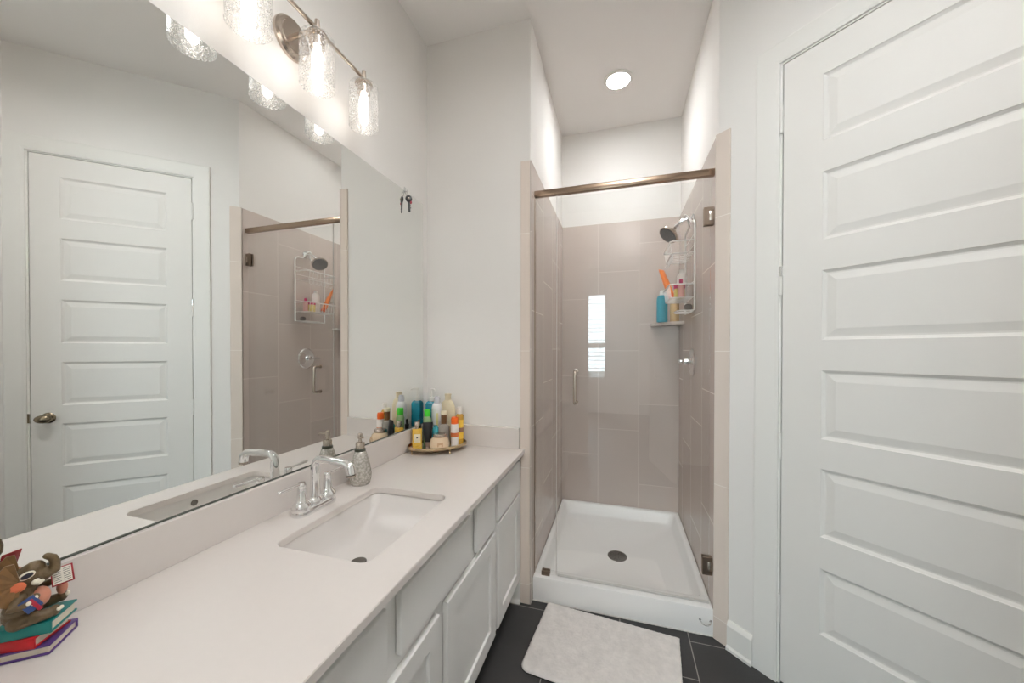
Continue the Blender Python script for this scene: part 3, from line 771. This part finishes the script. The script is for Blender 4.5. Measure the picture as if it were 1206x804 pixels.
_b = _nt.nodes.new('ShaderNodeBump'); _b.inputs['Strength'].default_value = .5; _b.inputs['Distance'].default_value = .003; _nt.links.new(_v.outputs['Distance'], _b.inputs['Height']); _nt.links.new(_b.outputs[0], _p.inputs['Normal'])
SL = (-.958, 1.161, CT)
MB().lathe([(.033, .0002), (.036, .004), (.0405, .020), (.0415, .036), (.038, .062), (.030, .095), (.022, .122), (.018, .128)], SL, 36).build('body', CR, sdp)
MB().lathe([(.0205, .126), (.0205, .133), (.018, .136)], SL, 24).build('neck', plast('dark_neck', (60, 62, 50)), sdp)
pm = MB(); pm.lathe([(.0165, .1345), (.0165, .156), (.015, .159), (.0065, .161), (.0055, .172), (.0085, .174), (.0085, .192), (.006, .195), (0, .195)], SL, 24)
pm.tube([(SL[0], SL[1], CT+.185), (SL[0]+.02, SL[1]-.012, CT+.186), (SL[0]+.028, SL[1]-.017, CT+.181)], [.0045, .004, .0032], 10)
pm.build('pump', M['satin'], sdp)

# ------------------------------------------------------------------ tray and toiletries
TC = (-.893, 1.662); TA, TBm = .152, .1025; TROT = math.radians(43)
def ell(a, b_, z, n=48):
    return [(TC[0]+a*math.cos(t)*math.cos(TROT)-b_*math.sin(t)*math.sin(TROT), TC[1]+a*math.cos(t)*math.sin(TROT)+b_*math.sin(t)*math.cos(TROT), z) for t in [2*PI*k/n for k in range(n)]]
ty = thing('vanity_tray', 'oval champagne footed tray crowded with toiletries in the corner', 'tray', (TC[0], TC[1], CT))
CHAMP = mat('champagne_metal', srgb(206, 184, 150), .22, 1.0, noise=.03)
mb = MB(); mb.loops([ell(TA-.004, TBm-.004, CT+.022), ell(TA, TBm, CT+.024), ell(TA, TBm, CT+.036), ell(TA-.002, TBm-.002, CT+.0375), ell(TA-.004, TBm-.004, CT+.036), ell(TA-.004, TBm-.004, CT+.0285)], cap0=True, cap1=True)
mb.build('rim', CHAMP, ty, smooth=50)
mb = MB(); mb.loops([ell(TA-.005, TBm-.005, CT+.0287), ell(TA-.005, TBm-.005, CT+.0295)], cap0=True); mb.build('mirror_plate', M['mirror'], ty, smooth=20)
for tt in (195, 285, 15, 105):
    a = math.radians(tt); c_ = (TC[0]+.93*(TA*math.cos(a)*math.cos(TROT)-TBm*math.sin(a)*math.sin(TROT)), TC[1]+.93*(TA*math.cos(a)*math.sin(TROT)+TBm*math.sin(a)*math.cos(TROT)))
    ft = MB(); ft.lathe([(.004, .0003), (.0055, .003), (.003, .007), (.0035, .016), (.007, .0215), (.007, .0219)], (c_[0], c_[1], CT), 16); ft.build('foot', CHAMP, ty)
ZT = CT+.0297
g_ = 'toiletries on the vanity tray'
GOLD = thin_glass('amber_glass', (.93, .70, .22), .05)
def R4(x, y, hw, hd, rot, z0, z1, bev, mb=None):
    mb = mb or MB(); ca_, sa_ = math.cos(rot), math.sin(rot)
    return mb.box((-hw, -hd, z0), (hw, hd, z1), bev=bev, fn=lambda a, b_, c: (x+a*ca_-b_*sa_, y+a*sa_+b_*ca_, c))
# gold cologne bottle
x, y = -.983, 1.612
t = thing('cologne_bottle', 'square amber glass bottle with cream label and silver cap', 'bottle', (x, y, ZT), g_)
VR = .50                                           # turned to face the room
R4(x, y, .024, .014, VR, ZT, ZT+.086, .003).build('body', mat('amber_liquid', srgb(214, 170, 62), .12, noise=.05, coat=.5), t)
R4(x+.0146*math.sin(VR), y-.0146*math.cos(VR), .0165, .0004, VR, ZT+.018, ZT+.060, 0).build('label', plast('cream_label', (232, 218, 186), .6), t)
R4(x+.0152*math.sin(VR), y-.0152*math.cos(VR), .0042, .0003, VR, ZT+.039, ZT+.046, 0).build('label_mark', M['black'], t)
MB().lathe([(.009, .086), (.009, .094), (.0125, .095), (.0135, .115), (.011, .121), (0, .122)], (x, y, ZT), 20).build('cap', M['satin'], t)
# black tube standing on its cap
x, y = -.928, 1.622
t = thing('lotion_tube', 'black squeeze tube standing on its cap', 'tube', (x, y, ZT), g_)
ca_, sa_ = math.cos(.5), math.sin(.5)
mb = MB(); mb.loops([[(x+rx*math.cos(a)*ca_-ry*math.sin(a)*sa_, y+rx*math.cos(a)*sa_+ry*math.sin(a)*ca_, ZT+z) for a in [2*PI*k/24 for k in range(24)]] for rx, ry, z in
   ((.0165, .0165, .022), (.018, .0175, .03), (.022, .012, .075), (.025, .003, .112), (.025, .0012, .120))], cap0=True); mb.build('body', plast('black_tube', (20, 18, 19), .4), t)
MB().lathe([(.013, 0), (.0145, .002), (.0145, .021), (0, .0215)], (x, y, ZT), 20).build('cap', plast('rose_cap', (150, 128, 118), .3, metal=.6), t)
lt = MB()
for k, (w_, zz_) in enumerate(((.010, .092), (.007, .084), (.008, .062), (.006, .058), (.010, .040))):
    R4(x+.0195*sa_, y-.0195*ca_, w_, .0003, .5, ZT+zz_-.001, ZT+zz_+.0012, 0, lt)
# green-capped bottle
bottle('tonic_bottle', 'clear green bottle with bright green cap behind the black tube', 'bottle', (-.955, 1.664, ZT),
       [(0, 0), (.020, 0), (.021, .003), (.021, .125), (.015, .142)], plast('pale_green', (150, 180, 130), .25), [(.0165, .142), (.0165, .174), (.015, .177), (0, .177)], plast('green_cap', (60, 190, 40)), group=g_)
# squat candle jar
x, y = -.862, 1.622
t = thing('candle_jar', 'squat cream glass jar with dark ribbed lid', 'jar', (x, y, ZT), g_)
MB().lathe([(0, 0), (.043, 0), (.049, .004), (.050, .018), (.043, .042), (.032, .051)], (x, y, ZT), 32).build('body', mat('cream_jar', srgb(226, 200, 168), .15, coat=.6), t)
MB().lathe([(.031, .0512), (.033, .054), (.033, .064), (.030, .067), (0, .067)], (x, y, ZT), 32).build('lid', M['satin'], t)
R4(x+.0485*math.sin(.55), y-.0485*math.cos(.55), .014, .0006, .55, ZT+.012, ZT+.030, 0).build('label', plast('tan_label', (196, 160, 126), .6), t)
# grey pump bottle
bottle('serum_bottle', 'grey glass bottle with brown collar and cream cap', 'bottle', (-.866, 1.676, ZT),
       [(0, 0), (.026, 0), (.028, .003), (.028, .085), (.024, .098), (.013, .106)], mat('grey_glass', srgb(150, 144, 136), .18, noise=.15, nscale=60), [(.014, .106), (.0145, .140), (.0145, .150), (.016, .152), (.016, .166), (.013, .170), (0, .170)], plast('brown_collar', (112, 78, 46), .4), group=g_)
MB().lathe([(.0165, .1525), (.0165, .168), (.013, .172), (0, .172)], (-.866, 1.676, ZT), 20).build('cream_top', plast('cream_top', (226, 216, 188)), bpy.data.objects['serum_bottle'])
# orange-capped white tube
bottle('sunscreen_bottle', 'white bottle with orange cap at the tray edge', 'bottle', (-.812, 1.690, ZT),
       [(0, 0), (.019, 0), (.020, .003), (.020, .100), (.018, .106)], plast('white_tube', (236, 228, 222)), [(.018, .106), (.0185, .128), (.016, .140), (0, .142)], plast('orange_lid', (240, 104, 30)), group=g_,
       lab=[(.0203, .040), (.0203, .062)], labm=plast('rust_label', (206, 110, 60), .6))
# yellow label bottle
bottle('oil_bottle', 'amber bottle with yellow label and white cap by the wall', 'bottle', (-.806, 1.738, ZT),
       [(0, 0), (.019, 0), (.020, .003), (.020, .140), (.0135, .150)], plast('amber_plastic', (196, 150, 60), .25), [(.0135, .150), (.0138, .182), (.012, .185), (0, .185)], plast('white_cap', (232, 226, 218)), group=g_,
       lab=[(.0203, .020), (.0203, .120)], labm=grid_mat('yellow_label', 'X', -9, 40, CT+.0217, .075, 0, srgb(238, 196, 66), .02, srgb(150, 110, 90), .024, .5, cloud=.05))
# white aluminium bottle
bottle('mousse_bottle', 'tall white aluminium bottle with silver domed cap', 'bottle', (-.927, 1.716, ZT),
       [(0, 0), (.027, 0), (.028, .003), (.028, .178), (.024, .196), (.0165, .204)], mat('white_alu', srgb(228, 226, 226), .3, .1), [(.0165, .204), (.0165, .226), (.012, .238), (0, .241)], mat('silver_cap', srgb(214, 214, 220), .25, .5), group=g_)
R4(-.927+.0283*math.sin(.5), 1.716-.0283*math.cos(.5), .006, .0004, .5, ZT+.085, ZT+.155, 0).build('label', plast('lime_label', (224, 214, 150), .5), bpy.data.objects['mousse_bottle'])
# small teal bottle
bottle('gel_bottle', 'small teal bottle tucked behind the black tube', 'bottle', (-.905, 1.660, ZT),
       [(0, 0), (.017, 0), (.018, .003), (.018, .075), (.016, .084), (.010, .090), (.010, .098), (0, .098)], plast('teal_gel', (60, 150, 160), .25), group=g_)
# teal pump bottle standing behind the tray
x, y = -.992, 1.7725
t = thing('hand_soap_bottle', 'large teal bottle with white pump in the wall corner', 'bottle', (x, y, CT))
mb = MB(); mb.loops([rrect(x-.028+i_, y-.0215+i_, x+.028-i_, y+.0215-i_, .007, CT+z, 5) for i_, z in ((.001, .0003), (0, .004), (0, .218), (.004, .228), (.010, .233))], cap0=True)
mb.build('body', plast('teal_soap', (14, 124, 146), .25), t)
pm = MB(); pm.lathe([(.0115, .232), (.014, .234), (.014, .254), (.0055, .256), (.0045, .292), (.009, .293), (.009, .303), (0, .304)], (x, y, CT), 20)
pm.tube([(x, y, CT+.299), (x+.022, y-.012, CT+.300), (x+.032, y-.017, CT+.294)], [.006, .005, .004], 10); pm.build('pump', WHITEP, t)
# cream lotion bottle
x, y = -.884, 1.7575
t = thing('lotion_bottle', 'cream plastic lotion bottle with narrow cap nearest the end wall', 'bottle', (x, y, ZT), g_)
mb = MB(); mb.loops([[(x+hw*math.cos(a), y+hd*math.sin(a), ZT+z) for a in [2*PI*k/28 for k in range(28)]] for hw, hd, z in
   ((.031, .013, 0), (.034, .015, .004), (.043, .021, .050), (.045, .022, .120), (.043, .021, .170), (.034, .018, .202), (.020, .014, .216))], cap0=True); mb.build('body', plast('cream_bottle', (226, 214, 184), .3), t)
MB().lathe([(.0165, .216), (.0165, .240), (.0175, .242), (.0175, .250), (0, .251)], (x, y, ZT), 24).build('cap', plast('cream_cap2', (216, 202, 172)), t)
# dark dropper
bottle('dropper_bottle', 'small black dropper bottle with orange band near the mirror', 'bottle', (-1.000, 1.657, ZT),
       [(0, 0), (.013, 0), (.014, .003), (.014, .062), (.009, .070)], plast('orange_band', (232, 130, 50)), [(.0105, .068), (.0115, .095), (.006, .098), (.0065, .120), (0, .124)], M['black'], group=g_)

# ------------------------------------------------------------------ vanity light
vl = thing('vanity_light', 'three-lamp brushed nickel vanity light above the mirror', 'wall light', (XW, .934, 2.345))
MB().lathe([(.064, .0005), (.064, .010), (.058, .018), (.050, .020), (.048, .024), (0, .025)], (XW, .934, 2.345), 40, RY90).build('backplate', M['satin'], vl)
br = MB(); br.tube([(-.931, .700, 2.352), (-.931, 1.172, 2.352)], .0065, 12); br.tube([(XW+.022, .934, 2.352), (-.931, .934, 2.352)], .0075, 12)
for yy in (.700, 1.172): br.ball((-.931, yy, 2.352), .0068)
br.build('bar', M['satin'], vl)
for yy in (.711, .934, 1.1535):
    sk_ = MB(); sk_.lathe([(.0075, .030), (.0085, .014), (.0085, -.004), (.006, -.006), (.006, -.014), (.030, -.016), (.032, -.020), (.032, -.023), (.0225, -.025), (.0225, -.058), (.018, -.060), (0, -.060)][::-1], (-.931, yy, 2.350), 28); so = sk_.build('socket', M['satin'], vl)
    gl = MB(); gl.shell([(.0325, 2.3285), (.046, 2.326), (.0515, 2.318), (.052, 2.305), (.052, 2.172), (.0525, 2.168), (.0505, 2.1655), (.0492, 2.169), (.0492, 2.300)], (-.931, yy, 0), 44); gl.build('glass_shade', M['shade_glass'], vl, smooth=60)
    bu = MB(); bu.lathe([(0, 2.178), (.009, 2.180), (.0145, 2.190), (.016, 2.205), (.016, 2.268), (.013, 2.280), (.010, 2.289)], (-.931, yy, 0), 20); bu.build('bulb', M['bulb'], vl)

# recessed shower light
rl = thing('recessed_light', 'round white recessed light in the shower ceiling', 'ceiling light', (-.010, 2.387, ZC))
MB().lathe([(.090, -.0004), (.089, -.005), (.082, -.009), (.071, -.009), (.068, -.006), (.0665, -.0004)], (-.010, 2.387, ZC), 44).build('trim_ring', M['trim'], rl)
MB().lathe([(.066, -.0005), (.066, -.0065), (0, -.0068)], (-.010, 2.387, ZC), 44).build('lens', M['lens'], rl)
# semi-flush lamp added out of view to brighten the bathroom, face down and face up
fl = thing('bathroom_fill_light', 'round semi-flush fill light added over the bathroom, out of view', 'ceiling light', (.10, .55, ZC))
MB().lathe([(.06, -.0004), (.06, -.018), (.012, -.022), (.012, -.075), (.03, -.078), (.03, -.0835), (0, -.0835)], (.10, .55, ZC), 36).build('canopy', M['satin'], fl)
MB().lathe([(.197, -.1505), (.197, -.163), (0, -.163)], (.10, .55, ZC), 44).build('diffuser', M['flush'], fl)
MB().lathe([(0, -.145), (.190, -.145), (.190, -.149)], (.10, .55, ZC), 44).build('up_fill_diffuser', M['up_fill'], fl)
MB().shell([(.198, -.084), (.203, -.084), (.203, -.168), (.198, -.168), (.198, -.084)], (.10, .55, ZC), 44).build('band', M['satin'], fl)
bl2 = thing('bedroom_fill_light', 'round flush fill light added in the bedroom, out of view', 'ceiling light', (.30, -2.4, ZC))  # unseen lamp added for extra brightness through the doorway
MB().lathe([(.215, -.0004), (.215, -.03), (.202, -.034), (.200, -.0004)], (.30, -2.4, ZC), 44).build('rim', M['satin'], bl2)
MB().lathe([(.199, -.004), (.199, -.036), (.16, -.046), (0, -.048)], (.30, -2.4, ZC), 44).build('diffuser', M['bedroom_fill'], bl2)

# ------------------------------------------------------------------ keys on the mirror
hkx = thing('adhesive_hook', 'tiny clear hook at the top edge of the mirror', 'hook', (XM, 1.585, 2.125))
c = MB(); c.box((XM+.0003, 1.577, 2.112), (XM+.003, 1.593, 2.140), bev=.001); c.tube([(XM+.002, 1.585, 2.122), (XM+.010, 1.585, 2.116), (XM+.014, 1.585, 2.118), (XM+.015, 1.585, 2.126)], .0018, 8)
c.build('body', M['clear'], hkx)
ky = thing('key_bunch', 'black car key with red tag hanging from the mirror hook', 'keys', (XM+.011, 1.59, 2.05))
c = MB(); c.tube([(XM+.011, 1.585+.009*math.cos(a), 2.109+.009*math.sin(a)) for a in [2*PI*k/20 for k in range(20)]], .0009, 6, closed=True); c.build('ring', M['satin'], ky)
def key(c0, lean):
    k_ = MB(); W_ = Vector((.84, .54, 0)); F_ = Vector((.54, -.84, 0))
    dirv = (W_*math.sin(lean) + Vector((0, 0, -math.cos(lean)))).normalized(); sd_ = (W_*math.cos(lean) + Vector((0, 0, math.sin(lean)))).normalized()
    qm_ = Matrix((sd_, F_, -dirv)).transposed()
    k_.ball(c0, (.0165, .005, .0180), qm_)
    for a, b_, w_ in ((.012, .064, .0062),):
        P = [c0+dirv*a-sd_*w_, c0+dirv*a+sd_*w_, c0+dirv*b_+sd_*w_*.7, c0+dirv*(b_+.003), c0+dirv*b_-sd_*w_*.9]
        k_.prism([p - F_*.002 for p in P], F_*.004)
    for q_ in (.030, .042): k_.prism([c0+dirv*q_+sd_*.004-F_*.002, c0+dirv*(q_+.007)+sd_*.004-F_*.002, c0+dirv*(q_+.0035)+sd_*.009-F_*.002], F_*.004)
    return k_.build('key', M['black'], ky)
kb1 = key(Vector((XM+.020, 1.590, 2.083)), .06)
MB().ball(Vector((XM+.020, 1.590, 2.084)) + Vector((.54, -.84, 0))*.0052, (.005, .005, .005)).build('emblem', M['satin'], kb1)
MB().ball((XM+.028, 1.596, 2.066), (.006, .004, .008)).build('red_tag', plast('red_tag', (170, 40, 60)), ky)

# ------------------------------------------------------------------ bath mat
def mat_mesh():
    c0 = Vector((-.062, 1.602)); W_, H_ = .622, .425; rot = math.radians(-5.6); ca2, sa2 = math.cos(rot), math.sin(rot); R_ = .038
    nx, ny = 150, 104; t = bmesh.new(); V = {}
    def inside(u, v):
        du_ = max(abs(u)-(W_/2-R_), 0); dv_ = max(abs(v)-(H_/2-R_), 0); return math.hypot(du_, dv_)
    def pos(i, j):
        u = -W_/2+W_*i/nx; v = -H_/2+H_*j/ny
        du_ = abs(u)-(W_/2-R_); dv_ = abs(v)-(H_/2-R_)
        if du_ > 0 and dv_ > 0 and v < 0:
            k_ = max(du_, dv_)/math.hypot(du_, dv_); u = math.copysign(W_/2-R_+du_*k_, u); v = math.copysign(H_/2-R_+dv_*k_, v)
        return u, v
    rnd = random.Random(2)
    for i in range(nx+1):
        for j in range(ny+1):
            u, v = pos(i, j)
            e = min(i, nx-i, j, ny-j)
            z = .0125 - (.006 if e == 0 else .0015 if e == 1 else 0) + rnd.uniform(-.0012, .0012)
            V[i, j] = t.verts.new((c0.x+u*ca2-v*sa2 + rnd.uniform(-.0006, .0006), c0.y+u*sa2+v*ca2 + rnd.uniform(-.0006, .0006), z))
    for i in range(nx):
        for j in range(ny): t.faces.new((V[i, j], V[i+1, j], V[i+1, j+1], V[i, j+1]))
    ring = [V[i, 0] for i in range(nx)] + [V[nx, j] for j in range(ny)] + [V[i, ny] for i in range(nx, 0, -1)] + [V[0, j] for j in range(ny, 0, -1)]
    low = [t.verts.new((v.co.x, v.co.y, .0045)) for v in ring]
    n_ = len(ring)
    for k in range(n_): t.faces.new((ring[k], low[k], low[(k+1) % n_], ring[(k+1) % n_]))
    back = low
    bmesh.ops.recalc_face_normals(t, faces=t.faces[:])
    return t, [tuple(v.co) for v in low]
mt, low = mat_mesh()
bm_ = thing('bath_mat', 'light grey bath mat on the slate floor before the shower', 'bath mat', (-.062, 1.602, 0))
mb = MB(); mb._merge(mt)
mb.build('pile', mat('mat_pile', srgb(228, 223, 219), .95, noise=.17, nscale=34, bump=.9, bscale=420, spec=.1), bm_, smooth=180)
mb = MB(); mb.loops([[(x_, y_, .0006) for x_, y_, z_ in low], [(x_, y_, .0044) for x_, y_, z_ in low]], cap0=True, cap1=True)
mb.build('backing', plast('mat_backing', (40, 38, 38), .8), bm_, smooth=0)

# ------------------------------------------------------------------ elephant figurine
ER = Vector((.346, .938, 0)); ED = Vector((-.938, .346, 0)); EZ = Vector((0, 0, 1))
FO = Vector((-.952, .352, CT))
SHIFT = [0.0, 0.0]
def L(r, d, z): r += SHIFT[0]; z += SHIFT[1]; return FO + ER*r*.001 + ED*d*.001 + EZ*z*.001     # millimetres: picture right, away, up
EM = Matrix((ER, ED, EZ)).transposed()
fig = thing('elephant_figurine', 'painted elephant figurine reading on a pile of books beside the mirror', 'figurine', (FO.x, FO.y, CT))
def paint(n, a, rough=.35, noise=.12, nscale=90, **k): return mat(n, srgb(*a), rough, noise=noise, nscale=nscale, **k)
def book(z0, th, cen, w, h, rot, cover, nm, sp=-1):
    t = MB(); c0, s0 = math.cos(rot), math.sin(rot)
    def fn(a, b_, c): return L(cen[0]+a*c0-b_*s0, cen[1]+a*s0+b_*c0, c)
    t.box((-w/2, -h/2, z0), (w/2, h/2, z0+3), bev=.8, fn=fn); t.box((-w/2, -h/2, z0+th-3), (w/2, h/2, z0+th), bev=.8, fn=fn)
    t.box((sp*w/2, -h/2, z0+.2), (sp*(w/2-3), h/2, z0+th-.2), bev=.8, fn=fn)
    o = t.build('book', cover, fig)
    p_ = MB(); p_.box((-w/2+3.2, -h/2+2.5, z0+3.05), (w/2-3.2, h/2-2.5, z0+th-3.05), fn=fn); p_.build('pages', paint(nm+'_pages', (214, 204, 186), .7), o, smooth=0)
    return o
book(.4, 16.6, (3, 20), 68, 64, math.radians(60), paint('purple_cover', (86, 58, 122)), 'purple', 1)
book(17.1, 18.4, (1, 19), 64, 46, math.radians(50), paint('red_cover', (190, 30, 38)), 'red')
book(35.6, 20, (1, 19), 60, 70, math.radians(59), paint('teal_cover', (20, 122, 118)), 'teal')
SHIFT[:] = [-9.0, -5.0]
# body: one continuous surface
eb = MB()
def eb_ball(r, d, z, a, b_, c, rz=0.0, rx=0.0):
    eb.ball(L(r, d, z), (a*.001, b_*.001, c*.001), EM @ Matrix.Rotation(rz, 3, 'Z') @ Matrix.Rotation(rx, 3, 'Y'))
def limb(pts, rad): eb.tube([L(*p) for p in pts], [x_*.001 for x_ in rad], 14); [eb_ball(*p, x_, x_, x_) for p, x_ in ((pts[0], rad[0]), (pts[-1], rad[-1]))]
eb_ball(-6, 10, 78, 21, 20, 20); eb_ball(-6, 8, 88, 20, 20, 20); eb_ball(0, 5, 98, 17, 18, 20); eb_ball(-2, 5, 118, 14, 15, 14)
eb_ball(3, 4, 138, 17, 18, 20); eb_ball(8, 4, 148, 13, 14, 13); eb_ball(14, 4, 134, 12, 12, 14)
limb([(14, 2, 140), (23, 0, 134), (29, -1, 138), (30, 0, 150), (27, 1, 160), (21, 1, 165)], [10, 8.5, 7.5, 6.5, 6, 5])
limb([(-10, -8, 70), (4, -16, 73), (20, -14, 71)], [12, 10, 8.5]); eb_ball(28, -11, 71, 8, 8, 9)
limb([(-6, 24, 72), (14, 32, 72), (30, 30, 73)], [12, 10, 8.5]); eb_ball(38, 28, 75, 7, 8, 9)
limb([(-8, -12, 112), (-14, -22, 100), (-2, -26, 102), (8, -22, 110)], [8, 7.5, 6.5, 6])
limb([(-2, 20, 112), (10, 28, 108), (24, 24, 108), (32, 16, 114)], [8, 7.5, 6, 5.5])
me_obj = eb.build('body', None, None, smooth=0)
rm = me_obj.modifiers.new('r', 'REMESH'); rm.mode = 'VOXEL'; rm.voxel_size = .0013
sm = me_obj.modifiers.new('s', 'SMOOTH'); sm.iterations = 4
dgp = bpy.context.evaluated_depsgraph_get()
nm_ = bpy.data.meshes.new_from_object(me_obj.evaluated_get(dgp))
me_obj.modifiers.clear(); me_obj.data = nm_
nm_.transform(Matrix.Translation(-BASE[fig.name])); me_obj.parent = fig; nm_.name = 'body'
nm_.materials.clear(); nm_.materials.append(paint('elephant_skin', (98, 80, 54), .4, .55, 55, bump=.4, bscale=300)); nm_.shade_smooth()
PINK = paint('pink_belly', (206, 140, 116)); IVORY = paint('ivory', (236, 228, 210), .3)
c = MB(); c.ball(L(12, 2, 98), (.0135, .016, .017), EM); c.build('belly', PINK, fig)
c = MB(); c.ball(L(38, 26, 92), (.007, .009, .012), EM); c.build('second_foot_sole', PINK, fig)
for sgn, dd in ((-1, -14), (1, 22)):
    e = MB(); n_ = 13; cen_ = (-6, dd, 138)
    def er(k, rr, th):
        a = math.radians(100 + 165*k/(n_-1)); R_ = rr*(1+.06*(k % 2))
        return L(cen_[0]+R_*math.cos(a)*1.0, cen_[1] + sgn*(4*rr/34) + th, cen_[2]+R_*1.05*math.sin(a))
    t = bmesh.new()
    G = [[[t.verts.new(er(k, rr, th+(1.2 if k % 2 else -1.2)*(rr/34))) for k in range(n_)] for rr in (4, 18, 34)] for th in (-1.5, 1.5)]
    for s_ in (0, 1):
        for i in range(2):
            for k in range(n_-1): t.faces.new((G[s_][i][k], G[s_][i][k+1], G[s_][i+1][k+1], G[s_][i+1][k]))
    bord = lambda g: [g[0][k] for k in range(n_)] + [g[1][-1], g[2][-1]] + [g[2][k] for k in range(n_-2, -1, -1)] + [g[1][0]]
    A, B = bord(G[0]), bord(G[1])
    for k in range(len(A)): t.faces.new((A[k], A[(k+1) % len(A)], B[(k+1) % len(A)], B[k]))
    bmesh.ops.recalc_face_normals(t, faces=t.faces[:])
    e._merge(t); e.build('ear', paint('ear_brown', (118, 86, 50), .4, .45, 60), fig, smooth=20)
c = MB(); c.ball(L(-9, -15, 131), (.009, .003, .0085), EM); c.build('ear_blush', paint('blush', (214, 112, 74)), fig)
for dd in (-13.2, 21): 
    e = MB(); e.ball(L(0, dd, 146), (.0095, .0028, .0062), EM @ Matrix.Rotation(-.35, 3, 'Y')); eo = e.build('eye', IVORY, fig)
    e = MB(); e.ball(L(.4, dd-1.6 if dd < 0 else dd+1.6, 146), (.0072, .0022, .0042), EM @ Matrix.Rotation(-.35, 3, 'Y')); e.build('pupil', paint('pupil', (30, 28, 44)), eo)
for dd in (-10, 18):
    e = MB(); e.tube([L(8, dd, 131), L(13, dd-2, 128), L(18, dd-1, 130)], [.0044, .0042, .002], 10); e.ball(L(9, dd-1, 131), .0052); e.build('tusk', IVORY, fig)
for r_, d_, z_ in ((33, -17, 74), (35.5, -12, 73), (36, -7, 71), (43, 24, 78), (44.5, 29, 77), (44, 34, 75), (2, -31, 106), (6, -30, 101), (9, -27, 111)):
    tn = MB(); tn.ball(L(r_, d_, z_), (.0030, .0028, .0034), EM, 10, 8); tn.build('toenail', IVORY, fig)
# held closed book and open book
def slab(nm, c0, w, h, th, mtx, m_, par):
    t = MB(); M4 = EM @ mtx
    t.box((-w/2, -h/2, -th/2), (w/2, h/2, th/2), bev=.6, fn=lambda a, b_, c: L(*c0) + M4 @ Vector((a, b_, c))*.001); return t.build(nm, m_, par, smooth=30)
hm_ = Matrix.Rotation(-.55, 3, 'Y') @ Matrix.Rotation(1.2, 3, 'X')
hb_ = slab('held_book', (4, -29, 103), 18, 22, 5, hm_, paint('blue_cover', (40, 66, 120)), fig)
slab('spine', (9, -31, 101), 5, 22.5, 6, hm_, paint('red_spine', (160, 30, 50)), hb_)
om = Matrix.Rotation(.18, 3, 'Z') @ Matrix.Rotation(1.15, 3, 'X')
ob = slab('open_book', (38, 10, 120), 26, 30, 2, om, paint('crimson_cover', (150, 26, 34)), fig)
slab('open_pages', (37.5, 8.2, 121), 22, 26, 2.4, om, paint('open_pages', (232, 226, 214), .7), ob)
tx = MB(); M4 = EM @ om
for k in range(7):
    for s_ in (-1, 1):
        tx.box((s_*5.4-4, -10+3.2*k, 1.25), (s_*5.4+4, -9.2+3.2*k, 1.4), fn=lambda a, b_, c: L(37.5, 8.2, 121) + M4 @ Vector((a, b_, c))*.001)
tx.build('text_lines', paint('ink', (70, 64, 60)), ob, smooth=0)
